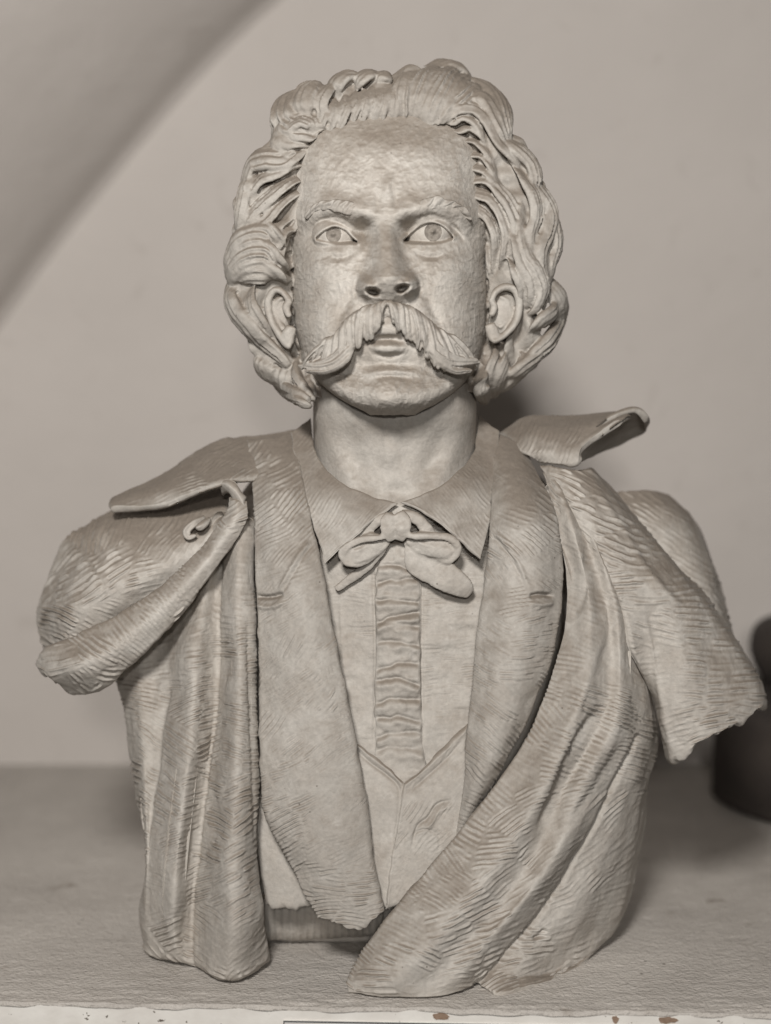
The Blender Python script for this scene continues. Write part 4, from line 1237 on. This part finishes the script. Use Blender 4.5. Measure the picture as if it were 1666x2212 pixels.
# ---- inner tail of the shirt and waistcoat under the jacket
bpatch("jacket_lining", [
    [(535, 1720, -.046), (600, 1730, -.052), (670, 1750, -.056), (740, 1780, -.056)],
    [(555, 1850, -.048), (610, 1850, -.054), (680, 1860, -.058), (760, 1880, -.058)],
    [(572, 1966, -.048), (625, 1968, -.054), (690, 1962, -.056), (780, 1960, -.056)]], th=0.008, lump=0.6, seed=29, ragged=('bottom', 0.004, 0.012))
bpatch("base_block", [
    [(560, 1940, -.012), (640, 1940, -.016), (720, 1940, -.016), (830, 1940, -.012)],
    [(560, 1990, -.010), (640, 1990, -.012), (720, 1990, -.012), (830, 1990, -.010)],
    [(560, 2046, None), (640, 2044, None), (720, 2040, None), (830, 2036, None)]], th=0.02, lump=0.5, seed=30,
    detail=lambda u, v: 0.0006 * np.cos(u * 2 * np.pi / 15 + 1.5 * noise2(u, v, 60, 4)))

# ---- cape, viewer's right
def cape_r_ang(u, v):
    return np.where((v + 0.55 * u) > 2620, -32, -28) + 26 * noise2(u, v, 200, 44) + 55 * sm(2, 60, (u - 1090) + (v - 1700) * 0.55) * sm(1500, 1800, v)
def cape_r_detail(u, v):
    d = comb(u, v, cape_r_ang, 12, 0.0010, 45, (85, 70), 14, cover=0.88)
    d += line_dent(u, v, [(1310, 1500), (1250, 1600), (1195, 1715), (1180, 1750), (1165, 1800)], 8, -0.0030)
    d += line_dent(u, v, [(1165, 1890), (1100, 1960), (1030, 2020)], 10, -0.0018)
    d += line_dent(u, v, [(1378, 1590), (1330, 1690), (1266, 1813), (1180, 1958), (1098, 2060), (1030, 2128)], 5, -0.0040, False)
    d += line_dent(u, v, [(1345, 1600), (1300, 1680), (1220, 1790)], 10, -0.0022)
    d += line_dent(u, v, [(1275, 1180), (1262, 1260), (1250, 1330)], 9, -0.0018)
    d += line_dent(u, v, [(1310, 1210), (1305, 1300), (1300, 1380), (1260, 1500), (1190, 1640)], 10, 0.0016)
    d += line_dent(u, v, [(1150, 2030), (1170, 2022), (1178, 2005)], 7, -0.0030)
    return d
cr_rows = [
    [(1165, 1005, .002), (1182, 1018, -.010), (1200, 1030, -0.0190), (1215, 1045, -0.0130), (1232, 1060, -0.0170), (1242, 1075, -0.0070), (1250, 1085, .0), (1258, 1090, .015), (1262, 1095, .03)],
    [(1198, 1120, -.032), (1214, 1125, -.038), (1235, 1130, -0.0490), (1255, 1140, -0.0400), (1277, 1150, -0.0460), (1292, 1165, -0.0350), (1307, 1180, -.027), (1311, 1190, -.005), (1312, 1200, .03)],
    [(1220, 1270, -.046), (1240, 1270, -.053), (1270, 1275, -0.0670), (1300, 1280, -0.0550), (1327, 1285, -0.0610), (1347, 1295, -0.0450), (1362, 1305, -.033), (1366, 1312, -.010), (1367, 1320, .03)],
    [(1203, 1410, -.060), (1230, 1415, -.071), (1272, 1425, -0.0850), (1317, 1430, -0.0680), (1342, 1435, -0.0720), (1366, 1440, -0.0550), (1387, 1445, -.036), (1396, 1450, -.010), (1398, 1455, .03)],
    [(1148, 1552, -.071), (1185, 1562, -.084), (1237, 1575, -0.0980), (1292, 1560, -0.0780), (1332, 1560, -0.0820), (1371, 1570, -0.0590), (1402, 1575, -.036), (1418, 1580, .0), (1421, 1585, .04)],
    [(1078, 1672, -.080), (1120, 1692, -.092), (1172, 1712, -0.1060), (1217, 1700, -0.0860), (1267, 1690, -0.0920), (1330, 1690, -0.0650), (1372, 1690, -.046), (1400, 1680, -.010), (1405, 1680, .04)],
    [(984, 1792, -.085), (1030, 1817, -.099), (1092, 1842, -0.1140), (1152, 1850, -0.0970), (1212, 1830, -0.1010), (1264, 1815, -0.0740), (1322, 1820, -.056), (1375, 1830, -.010), (1385, 1830, .035)],
    [(888, 1907, -.092), (940, 1932, -.107), (1002, 1962, -0.1210), (1072, 1960, -0.1060), (1132, 1950, -0.1080), (1187, 1950, -0.0810), (1252, 1960, -.066), (1325, 1985, -.020), (1345, 1990, .02)],
    [(776, 2046, -.092), (840, 2058, -.112), (912, 2067, -0.1240), (982, 2062, -0.1130), (1042, 2056, -0.1130), (1098, 2060, -0.0910), (1152, 2070, -.081), (1230, 2085, -.042), (1260, 2080, -.01)],
    [(741, 2112, -.098), (785, 2118, -.112), (855, 2125, -0.1210), (935, 2124, -0.1150), (995, 2115, -0.1130), (1045, 2108, -0.0940), (1095, 2118, -.094), (1160, 2112, -.078), (1215, 2100, -.055)],
    [(744, 2146, None), (784, 2152, None), (850, 2154, None), (930, 2156, None), (990, 2146, None), (1032, 2132, None), (1075, 2149, None), (1140, 2134, None), (1200, 2112, None)]]
bpatch("cape_front", cr_rows, th=0.018, rim=0.010, lump=1.1, seed=46, detail=cape_r_detail)

# ---- cape flap over the arm, viewer's right
def flap_detail(u, v):
    d = comb(u, v, lambda a, b: 6 + 22 * noise2(a, b, 120, 47) - 40 * sm(1300, 1150, b) + 25 * sm(1540, 1620, b), 14.5, 0.0010, 48, (110, 80), 10, cover=0.98)
    d += line_dent(u, v, [(1270, 1030), (1340, 1140), (1410, 1250), (1500, 1330)], 8, 0.0016) 
    d += line_dent(u, v, [(1385, 1300), (1412, 1420), (1440, 1560), (1460, 1640)], 7, 0.0018)
    return d
bpatch("cape_flap", [
    [(1160, 1002, .002), (1190, 1006, -.014), (1230, 1010, -.018), (1264, 1008, -.002), (1277, 1004, .03)],
    [(1224, 1106, -.034), (1255, 1100, -.042), (1297, 1095, -.035), (1332, 1085, -.012), (1347, 1080, .03)],
    [(1290, 1208, -.050), (1330, 1200, -.053), (1367, 1190, -.041), (1407, 1175, -.012), (1422, 1170, .03)],
    [(1340, 1310, -.060), (1390, 1297, -.057), (1442, 1285, -.052), (1502, 1280, -.018), (1522, 1275, .03)],
    [(1374, 1426, -.058), (1412, 1417, -.050), (1482, 1410, -.058), (1572, 1385, -.018), (1592, 1380, .03)],
    [(1418, 1542, -.006), (1436, 1537, -.050), (1522, 1530, -.058), (1627, 1480, -.024), (1647, 1470, .025)],
    [(1438, 1640, -.002), (1458, 1648, -.046), (1542, 1600, -.058), (1642, 1540, -.024), (1664, 1525, .02)]], th=0.010, lump=1.0, seed=49, ragged=('bottom', 0.005, 0.012), detail=flap_detail)
bpatch("shoulder", [
    [(1270, 1075, .075), (1330, 1056, .070), (1400, 1052, .080), (1445, 1062, .11)],
    [(1310, 1120, .050), (1380, 1105, .045), (1455, 1100, .058), (1508, 1125, .11)],
    [(1380, 1210, .042), (1440, 1195, .034), (1503, 1190, .048), (1546, 1205, .11)],
    [(1450, 1310, .038), (1500, 1295, .030), (1548, 1292, .048), (1574, 1305, .11)],
    [(1520, 1410, .040), (1552, 1400, .035), (1580, 1395, .052), (1596, 1400, .11)]], th=0.012, lump=1.0, seed=51,
    detail=lambda u, v: comb(u, v, -32, 13, 0.0010, 52, (120, 60), 8, cover=1.0))

# ---- stand-up collar of the cape, viewer's right
bpatch("cape_collar", mat=CLAY_COAT, rows=[
    [(1072, 934, .055), (1140, 893, .055), (1230, 890, .050), (1300, 887, .045), (1352, 884, .040)],
    [(1095, 952, .030), (1152, 926, .015), (1227, 926, .004), (1290, 910, .004), (1362, 888, .016)],
    [(1122, 977, .008), (1172, 968, -.008), (1232, 966, -.018), (1266, 945, -.014), (1347, 893, .0)],
    [(1160, 1002, -.002), (1200, 1006, -.016), (1247, 1004, -.025), (1260, 966, -.020), (1337, 900, -.006)]], th=0.007, lump=0.9, seed=53,
    detail=lambda u, v: comb(u, v, 62, 9.5, 0.0005, 54, (90, 120), 10, cover=0.9))
bpatch("cape_collar", mat=CLAY_COAT, rows=[
    [(1250, 1003, -.020), (1262, 962, -.016), (1312, 914, -.002), (1368, 890, .012), (1396, 914, .024)],
    [(1262, 998, .010), (1278, 975, .030), (1322, 936, .045), (1376, 910, .045), (1397, 922, .040)],
    [(1274, 992, .040), (1296, 982, .070), (1338, 966, .085), (1378, 948, .080), (1398, 934, .060)]], th=0.006, lump=0.9, seed=55)

# ---- cape collar, viewer's left
bpatch("cape_collar", mat=CLAY_COAT, rows=[
    [(642, 924, .065), (560, 937, .060), (482, 944, .055), (432, 968, .055), (332, 1030, .045), (234, 1078, .035)],
    [(637, 960, .030), (562, 978, .018), (492, 992, .006), (422, 1018, .006), (322, 1062, .010), (231, 1086, .020)],
    [(602, 1012, -.004), (545, 1030, -.016), (492, 1034, -.030), (424, 1060, -.020), (342, 1093, -.006), (238, 1093, .010)]], th=0.007, lump=0.9, seed=56,
    detail=lambda u, v: comb(u, v, 22, 9, 0.0005, 57, (140, 70), 10, cover=0.9))
bpatch("collar_rim", [
    [(464, 1046, -.022), (488, 1036, -.034), (512, 1040, -.036), (536, 1070, -.036)],
    [(470, 1058, -.018), (490, 1052, -.036), (508, 1062, -.040), (528, 1092, -.042)],
    [(476, 1076, -.010), (488, 1070, -.026), (500, 1080, -.032), (512, 1104, -.036)]], th=0.006, lump=1.3, seed=58)

# ---- rolled front edge of the left flap, and the shoulder under it
bpatch("cape_flap", [
    [(538, 1078, -.034), (512, 1074, -.040), (490, 1070, -.028)],
    [(536, 1130, -.040), (506, 1120, -.047), (478, 1112, -.030)],
    [(479, 1218, -.041), (450, 1204, -.048), (421, 1190, -.030)],
    [(389, 1338, -.041), (350, 1310, -.050), (310, 1284, -.032)],
    [(294, 1434, -.036), (250, 1392, -.050), (200, 1346, -.028)],
    [(218, 1502, -.024), (160, 1442, -.046), (100, 1392, -.010)],
    [(148, 1504, .004), (94, 1468, -.014), (70, 1434, .012)]], th=0.012, lump=1.0, seed=59, ragged=('bottom', 0.003, 0.012),
    detail=lambda u, v: comb(u, v, lambda a, b: -42 + 75 * sm(0, 30, noise2(a, b, 60, 3) * 60) + 0 * a, 11.5, 0.0009, 60, (70, 55), 12, cover=0.9))
bpatch("shoulder", [
    [(258, 1088, .080), (335, 1066, .080), (422, 1030, .080), (510, 1005, .070)],
    [(142, 1158, .060), (250, 1132, .020), (372, 1125, .004), (490, 1105, .0)],
    [(94, 1250, .055), (195, 1225, -.012), (320, 1215, -.026), (450, 1180, -.018)],
    [(73, 1335, .055), (145, 1318, -.018), (240, 1308, -.030), (345, 1285, -.016)],
    [(92, 1420, .055), (138, 1402, -.004), (190, 1388, -.012), (262, 1362, -.004)]], th=0.012, lump=1.2, seed=61,
    detail=lambda u, v: comb(u, v, lambda a, b: 60 - 100 * sm(1180, 1330, b + 0.25 * (a - 250)) + 25 * noise2(a, b, 100, 4), 12.5, 0.0010, 62, (95, 65), 12, cover=0.92))
cl = empty("clasp"); cl.parent = bust
tuft("ring", px([(440, 1118, -.012), (420, 1130, -.020), (404, 1146, -.022), (408, 1160, -.022), (424, 1156, -.022)]) - bust_inv, cl, 9 * PX, h=9 * PX, grooves=0.8, seed=3)
tuft("ring", px([(452, 1122, -.014), (436, 1136, -.022), (424, 1142, -.022)]) - bust_inv, cl, 9 * PX, h=9 * PX, grooves=0.8, seed=4)

# ---- cape, viewer's left
def cape_l_detail(u, v):
    cc = lambda y: np.interp(y, [1160, 1560, 1700, 1860, 2100], [478, 463, 444, 425, 412])
    a = lambda x, y: np.where(x > cc(y), np.where(x > cc(y) + 60, 38 * sm(1600, 1800, y), -32 * sm(1500, 1750, y)), np.where(x > cc(y) - 55, 22, -38 * sm(1450, 1700, y))) + 12 * noise2(x, y, 110, 63)
    d = comb(u, v, a, 12.5, 0.0010, 64, (62, 75), 9, cover=0.9)
    d *= (1 - 0.8 * np.exp(-(((u - 370) * 0.75 + (v - 1330) * 0.66) / 50) ** 2) * sm(1500, 1400, v))
    d += line_dent(u, v, [(478, 1160), (474, 1300), (468, 1450), (463, 1560), (444, 1700), (425, 1860), (414, 1980), (412, 2100)], 5, -0.0024, False)
    d += line_dent(u, v, [(372, 1440), (356, 1540), (342, 1640), (326, 1760), (318, 1860)], 5, -0.0018)
    d += line_dent(u, v, [(536, 1300), (540, 1500), (546, 1700), (552, 1850)], 4, -0.0012)
    d += line_dent(u, v, [(360, 1445), (342, 1520), (325, 1640)], 12, 0.0022)
    return d
bpatch("cape_front", [
    [(425, 1110, .03), (447, 1110, .0), (468, 1110, -0.0080), (488, 1110, -0.0220), (506, 1112, -0.0140), (526, 1112, -0.0280), (556, 1112, -.016)],
    [(322, 1262, .04), (365, 1255, .006), (408, 1255, 0.0040), (447, 1250, -0.0220), (474, 1250, -0.0160), (512, 1250, -0.0500), (561, 1250, -.034)],
    [(240, 1430, .04), (300, 1412, .004), (358, 1402, 0.0000), (418, 1400, -0.0440), (470, 1400, -0.0300), (515, 1400, -0.0670), (563, 1400, -.046)],
    [(258, 1530, .04), (298, 1545, -.010), (350, 1550, -0.0160), (412, 1550, -0.0600), (465, 1550, -0.0420), (515, 1550, -0.0810), (566, 1550, -.055)],
    [(288, 1700, .03), (308, 1700, -.022), (334, 1700, -0.0280), (396, 1700, -0.0720), (444, 1700, -0.0500), (508, 1700, -0.0920), (570, 1700, -.061)],
    [(315, 1850, .03), (318, 1850, -.028), (330, 1850, -0.0380), (380, 1850, -0.0760), (426, 1850, -0.0530), (502, 1850, -0.1000), (568, 1850, -.066)],
    [(302, 1980, .02), (309, 1980, -.026), (326, 1990, -0.0420), (372, 1995, -0.0700), (418, 1995, -0.0520), (500, 2005, -0.1040), (584, 1990, -.066)],
    [(309, 2062, None), (322, 2072, None), (342, 2080, None), (380, 2088, None), (416, 2096, None), (500, 2130, None), (597, 2078, None)]], th=0.016, lump=1.1, seed=65, detail=cape_l_detail)
